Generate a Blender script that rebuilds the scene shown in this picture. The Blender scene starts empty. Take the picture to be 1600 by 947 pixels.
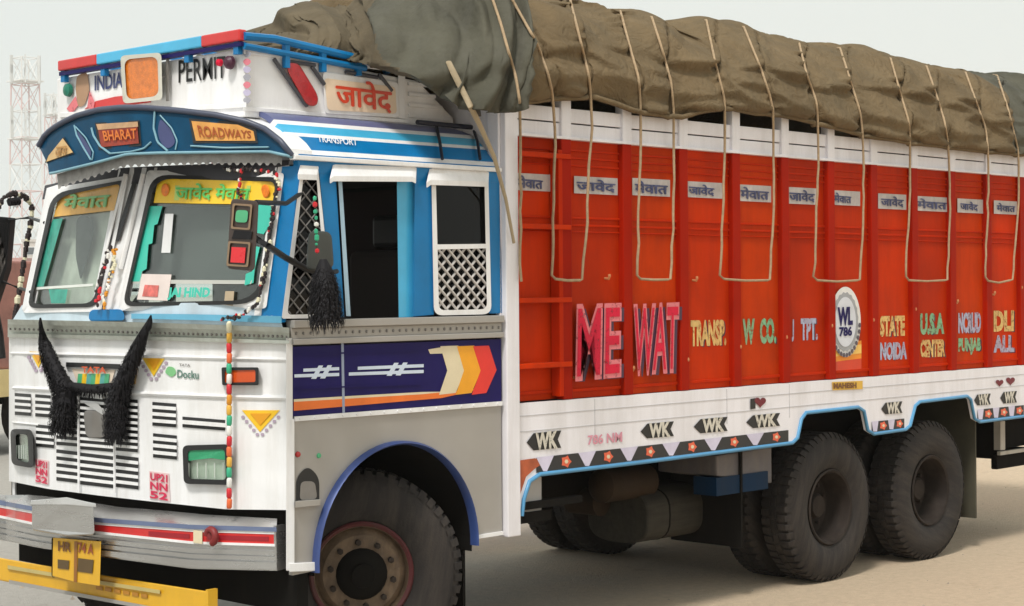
import bpy, bmesh, math, random
import numpy as np
from mathutils import Vector, Matrix, noise
from mathutils.bvhtree import BVHTree
rnd = random.Random(7)
sc = bpy.context.scene
COL = sc.collection

# ------------------------------------------------------------------ camera
FPX, TH, RO = 2750.0, math.radians(43.94), math.radians(0.45)
CAM = Vector((-5.6, -6.95, 2.09))
PV = 451.0
FWD = Vector((math.cos(TH), math.sin(TH), 0)); RGT = Vector((math.sin(TH), -math.cos(TH), 0)); UP = Vector((0, 0, 1))
cd = bpy.data.cameras.new('camera'); cam = bpy.data.objects.new('camera', cd); COL.objects.link(cam)
cd.sensor_width = 36; cd.lens = FPX / 1600 * 36; cd.shift_y = -(473.5 - PV) / 1600
cd.clip_start = 0.1; cd.clip_end = 4000
r2 = RGT * math.cos(RO) - UP * math.sin(RO); u2 = UP * math.cos(RO) + RGT * math.sin(RO)
m = Matrix((r2, u2, -FWD)).transposed().to_4x4(); m.translation = CAM
cam.matrix_world = m
sc.camera = cam

# ------------------------------------------------------------------ light
SUN_EL, SUN_AZ = math.radians(56), math.atan2(-0.30, -0.70)     # from the front left, high, through thin cloud
w = bpy.data.worlds.new('World'); sc.world = w; w.use_nodes = True
nt = w.node_tree; bg = nt.nodes['Background']
sky = nt.nodes.new('ShaderNodeTexSky'); sky.sky_type = 'NISHITA'; sky.sun_disc = False
sky.sun_elevation = SUN_EL; sky.sun_rotation = math.pi / 2 - SUN_AZ
sky.air_density = 1.4; sky.dust_density = 7.0; sky.ozone_density = 1.0
hsv = nt.nodes.new('ShaderNodeHueSaturation'); hsv.inputs['Saturation'].default_value = 0.12
cloud = nt.nodes.new('ShaderNodeMixRGB'); cloud.inputs[0].default_value = 0.86
cloud.inputs[2].default_value = (8.1, 8.6, 8.3, 1)              # even thin overcast
nt.links.new(sky.outputs[0], hsv.inputs['Color']); nt.links.new(hsv.outputs[0], cloud.inputs[1])
nt.links.new(cloud.outputs[0], bg.inputs['Color']); bg.inputs['Strength'].default_value = 0.10
sl = bpy.data.lights.new('sun', 'SUN'); sl.energy = 2.6; sl.angle = math.radians(10); sl.color = (1, .965, .91)
sun = bpy.data.objects.new('sun', sl); COL.objects.link(sun)
sd = Vector((math.cos(SUN_EL) * math.cos(SUN_AZ), math.cos(SUN_EL) * math.sin(SUN_AZ), math.sin(SUN_EL)))
sun.rotation_euler = sd.to_track_quat('Z', 'Y').to_euler(); sun.location = (0, 0, 30)
sc.view_settings.view_transform = 'Standard'; sc.view_settings.look = 'None'
sc.view_settings.exposure = 0.1; sc.view_settings.gamma = 1
sc.cycles.max_bounces = 8; sc.cycles.volume_bounces = 2; sc.cycles.transparent_max_bounces = 12

# ------------------------------------------------------------------ measuring helpers (survey of the place)
W = 2.72                                                        # overall width of the lorry
def ray(u, v):
    a, b = u - 800, v - PV
    a0 = (a * math.cos(RO) - b * math.sin(RO)) / FPX; b0 = (a * math.sin(RO) + b * math.cos(RO)) / FPX
    return FWD + RGT * a0 - UP * b0
def hit(u, v, ax, val):
    d = ray(u, v); t = (val - CAM[ax]) / d[ax]; return CAM + d * t
def S(u, v, off=0.0): return hit(u, v, 1, -off)                 # near side of the lorry
def G(u, v): return hit(u, v, 2, 0.0)
def onx(fn):
    def f(u, v, off=0.0):
        x = -.1
        for _ in range(24):
            p = hit(u, v, 0, x); x = fn(min(max(p.y, 0), W), p.z) - off
        return hit(u, v, 0, x)
    return f
def tt(y): return abs((y - W / 2) / (W / 2))
def XF(y, z): return -.2 * (1 - tt(y) ** 3) - .05 * min(1, max(0, (z - 1.84) / .1)) + .16 * max(0, z - 1.94)
def XB(y, z): return .03 - .36 * (1 - tt(y) ** 2.6)
def XV(y, z): return .10 - .5 * (1 - tt(y) ** 2.4) + .12 * (z - 2.75)
F = onx(XF); B = onx(XB); V = onx(XV); L = onx(lambda y, z: -.26)
YB = .35
def BF(u, v, off=0.0): return hit(u, v, 0, -off)                # front of the roof box
def BS(u, v, off=0.0): return hit(u, v, 1, YB - off)            # side of the roof box

# ------------------------------------------------------------------ mesh helpers
class MB:
    def __init__(s): s.v = []; s.f = []; s.m = []
    def add(s, vs, fs, mi=0):
        o = len(s.v); s.v += [tuple(x) for x in vs]; s.f += [[i + o for i in q] for q in fs]; s.m += [mi] * len(fs); return s
    def box(s, x0, x1, y0, y1, z0, z1, mi=0):
        return s.add([(x, y, z) for x in (x0, x1) for y in (y0, y1) for z in (z0, z1)],
                     [(0, 1, 3, 2), (4, 6, 7, 5), (0, 4, 5, 1), (2, 3, 7, 6), (0, 2, 6, 4), (1, 5, 7, 3)], mi)
    def prism(s, pts, vec, mi=0):
        n = len(pts); vec = Vector(vec); a = [Vector(p) for p in pts]
        return s.add(a + [p + vec for p in a], [list(range(n)), list(range(2 * n - 1, n - 1, -1))] +
                     [(i, (i + 1) % n, n + (i + 1) % n, n + i) for i in range(n)], mi)
    def sheet(s, pts, mi=0): return s.add(pts, [list(range(len(pts)))], mi)
    def grid(s, rows, mi=0, closed=False):
        nr, nc = len(rows), len(rows[0]); fs = []
        for i in range(nr - 1):
            for j in range(nc if closed else nc - 1):
                k = (j + 1) % nc; fs.append((i * nc + j, i * nc + k, (i + 1) * nc + k, (i + 1) * nc + j))
        return s.add([p for r in rows for p in r], fs, mi)
    def solid(s, A, Bk, mi=0):                                  # two equal grids joined at their border
        nr, nc = len(A), len(A[0]); o = nr * nc
        vs = [p for r in A for p in r] + [p for r in Bk for p in r]; fs = []
        ix = lambda i, j: i * nc + j
        for i in range(nr - 1):
            for j in range(nc - 1):
                q = (ix(i, j), ix(i, j + 1), ix(i + 1, j + 1), ix(i + 1, j)); fs.append(q); fs.append(tuple(o + k for k in reversed(q)))
        ring = [ix(0, j) for j in range(nc)] + [ix(i, nc - 1) for i in range(1, nr)] + [ix(nr - 1, j) for j in range(nc - 2, -1, -1)] + [ix(i, 0) for i in range(nr - 2, 0, -1)]
        for a, b in zip(ring, ring[1:] + ring[:1]): fs.append((a, o + a, o + b, b))
        return s.add(vs, fs, mi)
    def tube(s, path, r, n=8, closed=False, mi=0, flat=1.0):
        P = [Vector(p) for p in path]; N = len(P); rows = []
        R = r if isinstance(r, (list, tuple)) else [r] * N
        up = Vector((0, 0, 1)); prev = None
        for i, p in enumerate(P):
            t = (P[(i + 1) % N] - P[i - 1]) if closed else (P[min(i + 1, N - 1)] - P[max(i - 1, 0)])
            if t.length < 1e-9: t = Vector((0, 0, 1))
            t.normalize()
            a = prev - t * prev.dot(t) if prev else (up.cross(t) if abs(t.z) < .9 else Vector((0, 1, 0)).cross(t))
            if a.length < 1e-6: a = Vector((1, 0, 0)).cross(t)
            a.normalize(); prev = a; b = t.cross(a)
            rows.append([p + (a * math.cos(k * 2 * math.pi / n) + b * math.sin(k * 2 * math.pi / n) * flat) * R[i] for k in range(n)])
        if closed: rows.append(rows[0])
        o = len(s.v); s.grid(rows, mi, True)
        if not closed:
            s.f.append([o + k for k in range(n)]); s.m.append(mi)
            s.f.append([o + (N - 1) * n + k for k in range(n)]); s.m.append(mi)
        return s
    def lathe(s, prof, c, ax=(0, 1, 0), n=32, mi=0):            # prof: (radius, height along axis)
        ax = Vector(ax).normalized(); a = ax.orthogonal().normalized(); b = ax.cross(a); c = Vector(c)
        return s.grid([[c + ax * h + (a * math.cos(2 * math.pi * k / n) + b * math.sin(2 * math.pi * k / n)) * r for k in range(n)] for r, h in prof], mi, True)
    def ball(s, c, r, n=8, mi=0, sq=(1, 1, 1)):
        c = Vector(c); rows = []
        for i in range(n // 2 + 1):
            t = math.pi * i / (n // 2); rr = max(math.sin(t), .02)
            rows.append([c + Vector((math.cos(2 * math.pi * k / n) * rr * sq[0], math.sin(2 * math.pi * k / n) * rr * sq[1], math.cos(t) * sq[2])) * r for k in range(n)])
        return s.grid(rows, mi, True)
def obj(name, mb, mats, parent=None, smooth=None, bevel=0.0, loc=None):
    me = bpy.data.meshes.new(name); me.from_pydata(mb.v, [], mb.f)
    if not isinstance(mats, (list, tuple)): mats = [mats]
    for x in mats: me.materials.append(x)
    if len(mats) > 1: me.polygons.foreach_set('material_index', mb.m)
    bm = bmesh.new(); bm.from_mesh(me); bmesh.ops.remove_doubles(bm, verts=bm.verts, dist=1e-5)
    bmesh.ops.recalc_face_normals(bm, faces=bm.faces); bm.to_mesh(me); bm.free()
    if smooth:
        me.shade_smooth(); me.set_sharp_from_angle(angle=math.radians(smooth))
    me.update()
    o = bpy.data.objects.new(name, me); COL.objects.link(o)
    if parent: o.parent = parent
    if loc: o.location = loc
    if bevel:
        b = o.modifiers.new('bevel', 'BEVEL'); b.width = bevel; b.segments = 2; b.limit_method = 'ANGLE'; b.angle_limit = .7
    return o
def tag(o, label, cat, group=None, kind=None):
    if label: o['label'] = label
    if cat: o['category'] = cat
    if group: o['group'] = group
    if kind: o['kind'] = kind
    return o
def thing(name, label, cat, loc=(0, 0, 0), group=None):
    o = bpy.data.objects.new(name, None); COL.objects.link(o); o.location = loc; o.empty_display_size = .1
    return tag(o, label, cat, group)
def lerp(a, b, t): return a + (b - a) * t
def along(pl, n):                                               # n points evenly along a polyline of pixels
    d = [0]
    for a, b in zip(pl, pl[1:]): d.append(d[-1] + math.hypot(b[0] - a[0], b[1] - a[1]))
    out = []
    for i in range(n):
        t = d[-1] * i / (n - 1); k = 0
        while k < len(pl) - 2 and d[k + 1] < t: k += 1
        f = (t - d[k]) / max(1e-9, d[k + 1] - d[k]); out.append((lerp(pl[k][0], pl[k + 1][0], f), lerp(pl[k][1], pl[k + 1][1], f)))
    return out
def interp(tab, x):
    if x <= tab[0][0]: return tab[0][1]
    for a, b in zip(tab, tab[1:]):
        if x <= b[0]: return lerp(a[1], b[1], (x - a[0]) / max(1e-9, b[0] - a[0]))
    return tab[-1][1]
def ribbon(mb, surf, top, bot, n=12, nv=2, off=0.0, th=.02, mi=0):
    T, Bm = along(top, n), along(bot, n); A = []; K = []
    for j in range(nv):
        q = j / (nv - 1)
        px = [(lerp(t[0], b[0], q), lerp(t[1], b[1], q)) for t, b in zip(T, Bm)]
        A.append([surf(x, y, off) for x, y in px]); K.append([surf(x, y, off - th) for x, y in px])
    return mb.solid(A, K, mi)
def quad(mb, surf, tl, tr, br, bl, off=0.0, th=.004, n=2, nv=2, mi=0): return ribbon(mb, surf, [tl, tr], [bl, br], n, nv, off, th, mi)
def poly(mb, surf, px, off=0.0, th=.004, mi=0):
    a = [surf(x, y, off) for x, y in px]; b = [surf(x, y, off - th) for x, y in px]; n = len(a)
    return mb.add(a + b, [list(range(n)), list(range(2 * n - 1, n - 1, -1))] + [(i, (i + 1) % n, n + (i + 1) % n, n + i) for i in range(n)], mi)
def rounded(px, r, n=6):
    out = []; N = len(px)
    rs = r if isinstance(r, (list, tuple)) else [r] * N
    for i, p in enumerate(px):
        a, b = px[i - 1], px[(i + 1) % N]
        la, lb = math.hypot(a[0] - p[0], a[1] - p[1]), math.hypot(b[0] - p[0], b[1] - p[1])
        fa, fb = min(.48, rs[i] / la), min(.48, rs[i] / lb)
        A = (lerp(p[0], a[0], fa), lerp(p[1], a[1], fa)); C = (lerp(p[0], b[0], fb), lerp(p[1], b[1], fb))
        for k in range(n):
            t = k / (n - 1); out.append(((1 - t) ** 2 * A[0] + 2 * t * (1 - t) * p[0] + t * t * C[0], (1 - t) ** 2 * A[1] + 2 * t * (1 - t) * p[1] + t * t * C[1]))
    return out
def ring(mb, surf, outer, inner, off=0.0, th=.02, mi=0):
    n = len(outer)
    g = [[surf(x, y, o) for x, y in lp] for lp, o in ((outer, off), (inner, off), (inner, off - th), (outer, off - th))]
    fs = []
    for k in range(4):
        for i in range(n): fs.append((k * n + i, k * n + (i + 1) % n, ((k + 1) % 4) * n + (i + 1) % n, ((k + 1) % 4) * n + i))
    return mb.add([p for r in g for p in r], fs, mi)
def grow(px, d):
    cx = sum(p[0] for p in px) / len(px); cy = sum(p[1] for p in px) / len(px)
    return [(x + d * (1 if x > cx else -1), y + d * (1 if y > cy else -1)) for x, y in px]
_tx = {}
def glyphs(s, bold=.0):
    if (s, bold) in _tx: return _tx[(s, bold)]
    cu = bpy.data.curves.new('lettering', 'FONT'); cu.body = s; cu.resolution_u = 3; cu.offset = bold; cu.fill_mode = 'FRONT'
    o = bpy.data.objects.new('lettering', cu); COL.objects.link(o)
    dg = bpy.context.evaluated_depsgraph_get(); me = bpy.data.meshes.new_from_object(o.evaluated_get(dg))
    r = ([(x.co.x, x.co.y) for x in me.vertices], [list(p.vertices) for p in me.polygons])
    bpy.data.objects.remove(o); bpy.data.curves.remove(cu); bpy.data.meshes.remove(me); _tx[(s, bold)] = r; return r
_t2 = {}
def text2d(s, bold=.0):                                         # letter by letter, so that bold strokes may overlap
    if (s, bold) in _t2: return _t2[(s, bold)]
    bar = max(p[0] for p in glyphs('|')[0]); vs = []; fs = []; base = []
    for i, c in enumerate(s):
        if c == ' ': continue
        adv = max(p[0] for p in glyphs(s[:i] + '|')[0]) - bar if i else 0.0
        base += [(x + adv, y) for x, y in glyphs(c)[0]]
        if ord(c) > 127:
            gv, gf = glyphs(c)
            for n_, (dx, dy) in enumerate(((0, 0), (bold * .8, 0), (-bold * .8, 0), (0, bold * .6), (0, -bold * .6)) if bold else ((0, 0),)):
                o = len(vs); vs += [(x + adv + dx, y + dy, (i % 2) * 5 + n_) for x, y in gv]; fs += [[k + o for k in q] for q in gf]
            continue
        gv, gf = glyphs(c, bold); o = len(vs); vs += [(x + adv, y, i % 3) for x, y in gv]; fs += [[k + o for k in q] for q in gf]
    x0, x1 = min(p[0] for p in base), max(p[0] for p in base); y0, y1 = min(p[1] for p in base), max(p[1] for p in base)
    vs = [((x - x0) / (x1 - x0), (y1 - y) / (y1 - y0), k) for x, y, k in vs]
    _t2[(s, bold)] = (vs, fs); return vs, fs
def put_text(mb, s, surf, tl, tr, br, bl, off=.006, bold=.0, mi=0, shear=0.0):
    vs, fs = text2d(s, bold); out = []
    for a, b, kk in vs:
        x = lerp(lerp(tl[0], tr[0], a), lerp(bl[0], br[0], a), b) + shear * (1 - b); y = lerp(lerp(tl[1], tr[1], a), lerp(bl[1], br[1], a), b)
        out.append(surf(x, y, off + kk * .0006))
    return mb.add(out, fs, mi)
def lettering(s, surf, q, mat, parent, off=.006, bold=.012, shear=0.0, name='lettering'):
    return obj(name, put_text(MB(), s, surf, *q, off=off, bold=bold, shear=shear), mat, parent)

# ------------------------------------------------------------------ materials
def M(name, col, rough=.5, metal=0.0, var=.12, scale=5.0, dirt=0.0, dcol=(.22, .17, .12), bump=0.0, bscale=60.0, stretch=(1, 1, 1), coat=0.0, spec=.5, worn=0.0, crease=0.0):
    mt = bpy.data.materials.new(name); mt.use_nodes = True; t = mt.node_tree; N = t.nodes; Lk = t.links
    p = N['Principled BSDF']; p.inputs['Metallic'].default_value = metal; p.inputs['Roughness'].default_value = rough
    p.inputs['Specular IOR Level'].default_value = spec; p.inputs['Coat Weight'].default_value = coat; p.inputs['Coat Roughness'].default_value = .12
    tc = N.new('ShaderNodeTexCoord'); mp = N.new('ShaderNodeMapping'); mp.inputs['Scale'].default_value = stretch
    Lk.new(tc.outputs['Object'], mp.inputs['Vector'])
    n1 = N.new('ShaderNodeTexNoise'); n1.inputs['Scale'].default_value = scale; n1.inputs['Detail'].default_value = 7; n1.inputs['Roughness'].default_value = .62
    Lk.new(mp.outputs[0], n1.inputs['Vector'])
    mr = N.new('ShaderNodeMapRange'); mr.inputs['From Min'].default_value = .25; mr.inputs['From Max'].default_value = .75
    mr.inputs['To Min'].default_value = 1 - var; mr.inputs['To Max'].default_value = 1 + var
    Lk.new(n1.outputs['Fac'], mr.inputs['Value'])
    mul = N.new('ShaderNodeVectorMath'); mul.operation = 'SCALE'; mul.inputs[0].default_value = col
    Lk.new(mr.outputs[0], mul.inputs['Scale']); out = mul.outputs[0]
    if dirt:
        n2 = N.new('ShaderNodeTexNoise'); n2.inputs['Scale'].default_value = scale * .6; n2.inputs['Detail'].default_value = 9; n2.inputs['Roughness'].default_value = .7
        mp2 = N.new('ShaderNodeMapping'); mp2.inputs['Location'].default_value = (3.1, 7.7, 1.3); mp2.inputs['Scale'].default_value = (2.6, 2.6, .35)
        Lk.new(tc.outputs['Object'], mp2.inputs['Vector']); Lk.new(mp2.outputs[0], n2.inputs['Vector'])
        m2 = N.new('ShaderNodeMapRange'); m2.inputs['From Min'].default_value = .43; m2.inputs['From Max'].default_value = .78; m2.inputs['To Max'].default_value = dirt
        Lk.new(n2.outputs['Fac'], m2.inputs['Value'])
        mx = N.new('ShaderNodeMixRGB'); mx.inputs[2].default_value = (*dcol, 1); Lk.new(m2.outputs[0], mx.inputs[0]); Lk.new(out, mx.inputs[1]); out = mx.outputs[0]
    Lk.new(out, p.inputs['Base Color'])
    rr = N.new('ShaderNodeMapRange'); rr.inputs['To Min'].default_value = max(0, rough - .12); rr.inputs['To Max'].default_value = min(1, rough + .14)
    Lk.new(n1.outputs['Fac'], rr.inputs['Value']); Lk.new(rr.outputs[0], p.inputs['Roughness'])
    if bump:
        n3 = N.new('ShaderNodeTexNoise'); n3.inputs['Scale'].default_value = bscale; n3.inputs['Detail'].default_value = 4
        Lk.new(mp.outputs[0], n3.inputs['Vector'])
        bp = N.new('ShaderNodeBump'); bp.inputs['Strength'].default_value = bump; bp.inputs['Distance'].default_value = .01
        Lk.new(n3.outputs['Fac'], bp.inputs['Height']); Lk.new(bp.outputs[0], p.inputs['Normal'])
        if crease:                                              # fine crumples of cloth
            n4 = N.new('ShaderNodeTexNoise'); n4.inputs['Scale'].default_value = 6; n4.inputs['Detail'].default_value = 5; n4.inputs['Distortion'].default_value = 1.6
            Lk.new(tc.outputs['Object'], n4.inputs['Vector']); ab = N.new('ShaderNodeMath'); ab.operation = 'SUBTRACT'; ab.inputs[1].default_value = .5; Lk.new(n4.outputs['Fac'], ab.inputs[0])
            a2 = N.new('ShaderNodeMath'); a2.operation = 'ABSOLUTE'; Lk.new(ab.outputs[0], a2.inputs[0])
            b2 = N.new('ShaderNodeBump'); b2.inputs['Strength'].default_value = crease; b2.inputs['Distance'].default_value = .12
            Lk.new(a2.outputs[0], b2.inputs['Height']); Lk.new(bp.outputs[0], b2.inputs['Normal']); Lk.new(b2.outputs[0], p.inputs['Normal'])
    if worn:                                                    # paint rubbed through in places
        n5 = N.new('ShaderNodeTexNoise'); n5.inputs['Scale'].default_value = 32; n5.inputs['Detail'].default_value = 8; n5.inputs['Roughness'].default_value = .7
        Lk.new(tc.outputs['Object'], n5.inputs['Vector']); m5 = N.new('ShaderNodeMapRange'); m5.inputs['From Min'].default_value = .56 - .1 * worn; m5.inputs['From Max'].default_value = .74 - .1 * worn
        Lk.new(n5.outputs['Fac'], m5.inputs['Value']); tr = N.new('ShaderNodeBsdfTransparent'); mxs = N.new('ShaderNodeMixShader')
        Lk.new(m5.outputs[0], mxs.inputs[0]); Lk.new(p.outputs[0], mxs.inputs[1]); Lk.new(tr.outputs[0], mxs.inputs[2]); Lk.new(mxs.outputs[0], N['Material Output'].inputs['Surface'])
    return mt
white = M('white_paint', (.83, .825, .83), .42, var=.06, dirt=.42, dcol=(.48, .44, .38), bump=.12, bscale=9)
skirtw = M('white_body_paint', (.82, .80, .84), .45, var=.06, scale=3, dirt=.5, dcol=(.48, .44, .42), bump=.08, bscale=10)
cream = M('cream_paint', (.72, .62, .42), .5, var=.1)
blue = M('blue_paint', (.003, .17, .42), .35, var=.14, dirt=.2, dcol=(.02, .12, .22), coat=.15, spec=.25)
lblue = M('light_blue_paint', (.06, .42, .68), .32, coat=.3)
navy = M('navy_paint', (.012, .008, .09), .4, spec=.15, dirt=.12, dcol=(.04, .03, .12))
slate = M('slate_blue_paint', (.1, .12, .26), .4, dirt=.2)
teal = M('dark_teal_paint', (.003, .05, .11), .4, var=.35, spec=.18)
palet = M('pale_teal_line', (.2, .38, .46), .4)
mauve = M('mauve_paint', (.05, .06, .16), .4)
red = M('red_paint', (.62, .02, .02), .35, coat=.3, dirt=.1)
orange = M('orange_red_body_paint', (.55, .034, .001), .5, var=.18, scale=2.2, dirt=.55, dcol=(.20, .016, .006), bump=.5, bscale=4, spec=.07)
dorange = M('dark_red_post_paint', (.35, .012, .001), .5, spec=.06, var=.14, scale=3, dirt=.25, dcol=(.22, .012, .008))
borange = M('orange_paint', (.8, .17, .02), .35)
yellow = M('yellow_paint', (.72, .40, .02), .38, var=.1, dirt=.3, dcol=(.5, .24, .03))
byellow = M('bright_yellow', (.85, .52, .02), .4)
pink = M('pink_paint', (.62, .012, .045), .5, var=.2, worn=.1, spec=.2)
lpink = M('light_pink_paint', (.72, .20, .22), .5, worn=.2, spec=.2)
purple = M('purple_shadow_paint', (.06, .02, .05), .5)
green = M('green_paint', (.08, .42, .2), .4)
lgreen = M('bright_green', (.12, .55, .12), .4)
mint = M('mint_sticker', (.05, .5, .38), .35)
lav = M('lavender_blue_paint', (.34, .42, .62), .45, var=.2)
gold = M('gold_paint', (.75, .45, .12), .45, var=.2)
alu = M('aluminium_sheet', (.38, .36, .335), .5, metal=.3, var=.1, scale=2.2, dirt=.35, dcol=(.36, .33, .29), bump=.05, bscale=20)
alu2 = M('ribbed_aluminium', (.56, .55, .54), .26, metal=.85, var=.10, scale=3, dirt=.18, dcol=(.3, .27, .24), bump=.02, bscale=8, stretch=(1, .3, 4))
steel = M('dull_steel', (.26, .25, .24), .5, metal=.5, var=.2, dirt=.4)
black = M('black_paint', (.012, .012, .013), .45)
soot = M('sooty_chassis', (.008, .007, .006), .9, var=.3, dirt=.4, dcol=(.02, .016, .012), spec=.1)
rubber = M('tyre_rubber', (.022, .019, .018), .75, var=.25, scale=9, dirt=.6, dcol=(.085, .068, .055), bump=.2, bscale=80, spec=.3)
gask = M('black_rubber', (.012, .012, .012), .5)
rimd = M('dusty_dark_rim', (.022, .016, .013), .75, var=.3, dirt=.5, dcol=(.075, .058, .046), spec=.2)
rimt = M('tan_hub_paint', (.15, .10, .06), .7, var=.4, scale=14, dirt=.85, dcol=(.06, .035, .022), bump=.4)
blueg = M('blue_steel_lip', (.04, .075, .24), .35, metal=.2, var=.15, dirt=.2)
wirec = M('pale_grille_wire', (.55, .52, .5), .45, metal=.3)
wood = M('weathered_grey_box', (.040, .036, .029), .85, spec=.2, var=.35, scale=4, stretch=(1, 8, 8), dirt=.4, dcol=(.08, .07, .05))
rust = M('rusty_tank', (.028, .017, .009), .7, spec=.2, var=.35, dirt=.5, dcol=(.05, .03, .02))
inter = M('cab_interior', (.022, .02, .02), .85)
seatm = M('seat_cloth', (.07, .055, .05), .9)
amber = M('amber_lens', (.62, .16, .01), .15, coat=.5, var=.3, scale=30, bump=.3, bscale=120)
redl = M('red_lens', (.42, .01, .015), .15, coat=.5, var=.25, scale=30, bump=.3, bscale=120)
chrome = M('headlight_reflector', (.84, .86, .78), .3, metal=.25, var=.2, scale=12)
hair = M('black_yarn', (.008, .007, .009), .7, spec=.3)
ropem = M('pale_rope', (.40, .285, .17), .85, var=.25, scale=30, bump=.5, bscale=150)
canvas = M('brown_canvas', (.165, .119, .067), .92, crease=.4, var=.28, scale=2.6, dirt=.65, dcol=(.105, .087, .058), bump=.6, bscale=28, spec=.1)
gcanvas = M('grey_green_canvas', (.086, .082, .061), .85, crease=.12, var=.35, scale=3, dirt=.55, dcol=(.13, .125, .105), bump=.6, bscale=28, spec=.15)
bcanvas = M('dull_brown_canvas', (.125, .10, .065), .9, crease=.12, var=.3, scale=3, dirt=.5, dcol=(.075, .066, .048), bump=.6, bscale=28, spec=.1)
def glass_mat(name, tint, gl=.12):
    mt = bpy.data.materials.new(name); mt.use_nodes = True; t = mt.node_tree; t.nodes.clear()
    o = t.nodes.new('ShaderNodeOutputMaterial'); mx = t.nodes.new('ShaderNodeMixShader'); tr = t.nodes.new('ShaderNodeBsdfTransparent'); g = t.nodes.new('ShaderNodeBsdfGlossy')
    lw = t.nodes.new('ShaderNodeLayerWeight'); lw.inputs['Blend'].default_value = .5; pw_ = t.nodes.new('ShaderNodeMath'); pw_.operation = 'POWER'; pw_.inputs[1].default_value = 3.5
    ma = t.nodes.new('ShaderNodeMath'); ma.operation = 'MULTIPLY_ADD'; ma.inputs[1].default_value = .8; ma.inputs[2].default_value = gl
    t.links.new(lw.outputs['Facing'], pw_.inputs[0]); t.links.new(pw_.outputs[0], ma.inputs[0]); g.inputs['Roughness'].default_value = .03
    tr.inputs['Color'].default_value = (*tint, 1)
    t.links.new(ma.outputs[0], mx.inputs[0]); t.links.new(tr.outputs[0], mx.inputs[1]); t.links.new(g.outputs[0], mx.inputs[2]); t.links.new(mx.outputs[0], o.inputs['Surface'])
    return mt
glass = glass_mat('window_glass', (.88, .93, .90), .09)
dglass = glass_mat('tinted_window_glass', (.10, .09, .09), .02)

# ------------------------------------------------------------------ ground
gm = bpy.data.materials.new('dusty_road'); gm.use_nodes = True; t = gm.node_tree; p = t.nodes['Principled BSDF']; p.inputs['Roughness'].default_value = .92
tc = t.nodes.new('ShaderNodeTexCoord')
def nz(sv, det, ro=.6):
    n = t.nodes.new('ShaderNodeTexNoise'); n.inputs['Scale'].default_value = sv; n.inputs['Detail'].default_value = det; n.inputs['Roughness'].default_value = ro
    t.links.new(tc.outputs['Object'], n.inputs['Vector']); return n
def ramp(src, a, b, ca, cb):
    r = t.nodes.new('ShaderNodeValToRGB'); r.color_ramp.elements[0].position = a; r.color_ramp.elements[1].position = b
    r.color_ramp.elements[0].color = (*ca, 1); r.color_ramp.elements[1].color = (*cb, 1); t.links.new(src, r.inputs[0]); return r
dp = t.nodes.new('ShaderNodeVectorMath'); dp.operation = 'DOT_PRODUCT'; dp.inputs[1].default_value = (.694, -.72, 0)   # tarred strip along the kerb side, sand beyond it
t.links.new(tc.outputs['Object'], dp.inputs[0])
n0 = nz(.5, 9, .65); ad = t.nodes.new('ShaderNodeMath'); ad.operation = 'MULTIPLY_ADD'; ad.inputs[1].default_value = 5.0; t.links.new(n0.outputs['Fac'], ad.inputs[0]); t.links.new(dp.outputs['Value'], ad.inputs[2])
mr_ = t.nodes.new('ShaderNodeMapRange'); mr_.inputs['From Min'].default_value = 2.2; mr_.inputs['From Max'].default_value = 5.2; t.links.new(ad.outputs[0], mr_.inputs['Value'])
r1 = ramp(mr_.outputs[0], .0, 1.0, (.40, .378, .34), (.58, .45, .315))
r2_ = ramp(nz(16, 12, .75).outputs['Fac'], .3, .7, (.84, .84, .84), (1.1, 1.1, 1.1))
r3 = ramp(nz(1.6, 9, .7).outputs['Fac'], .6, .72, (1, 1, 1), (.66, .62, .58))
mA = t.nodes.new('ShaderNodeMixRGB'); mA.blend_type = 'MULTIPLY'; mA.inputs[0].default_value = 1
mB = t.nodes.new('ShaderNodeMixRGB'); mB.blend_type = 'MULTIPLY'; mB.inputs[0].default_value = 1
t.links.new(r1.outputs[0], mA.inputs[1]); t.links.new(r2_.outputs[0], mA.inputs[2]); t.links.new(mA.outputs[0], mB.inputs[1]); t.links.new(r3.outputs[0], mB.inputs[2])
t.links.new(mB.outputs[0], p.inputs['Base Color'])
bp = t.nodes.new('ShaderNodeBump'); bp.inputs['Strength'].default_value = .8; bp.inputs['Distance'].default_value = .03
t.links.new(nz(40, 8, .7).outputs['Fac'], bp.inputs['Height']); t.links.new(bp.outputs[0], p.inputs['Normal'])
GROUND = tag(obj('ground', MB().sheet([(-900, -900, 0), (900, -900, 0), (900, 900, 0), (-900, 900, 0)]), gm), None, None, kind='structure')

gr_ = random.Random(12); mb = MB()
for _ in range(900):
    x, y = gr_.uniform(-6, 16), gr_.uniform(-5.5, 12); r = .006 + .02 * gr_.random() ** 4; c = [(gr_.uniform(.6, 1.3), gr_.uniform(0, 6)) for _ in range(5)]
    top_ = (x, y, r * gr_.uniform(.7, 1.1)); rg_ = [(x + r * a * math.cos(2 * math.pi * k / 5), y + r * a * math.sin(2 * math.pi * k / 5), 0) for k, (a, b) in enumerate(c)]
    mb.add([top_] + rg_, [(0, 1 + k, 1 + (k + 1) % 5) for k in range(5)])
tag(obj('gravel', mb, M('road_stone', (.34, .29, .23), .9, var=.4, scale=3)), 'loose small stones scattered over the dusty road', 'gravel', None, 'stuff')

# ================================================================== THE LORRY
T = thing('lorry', 'painted goods lorry with white and blue cab and orange red cargo body', 'lorry')
def part(name, mb, mats, parent=T, **k): return obj(name, mb, mats, parent, **k)

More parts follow.
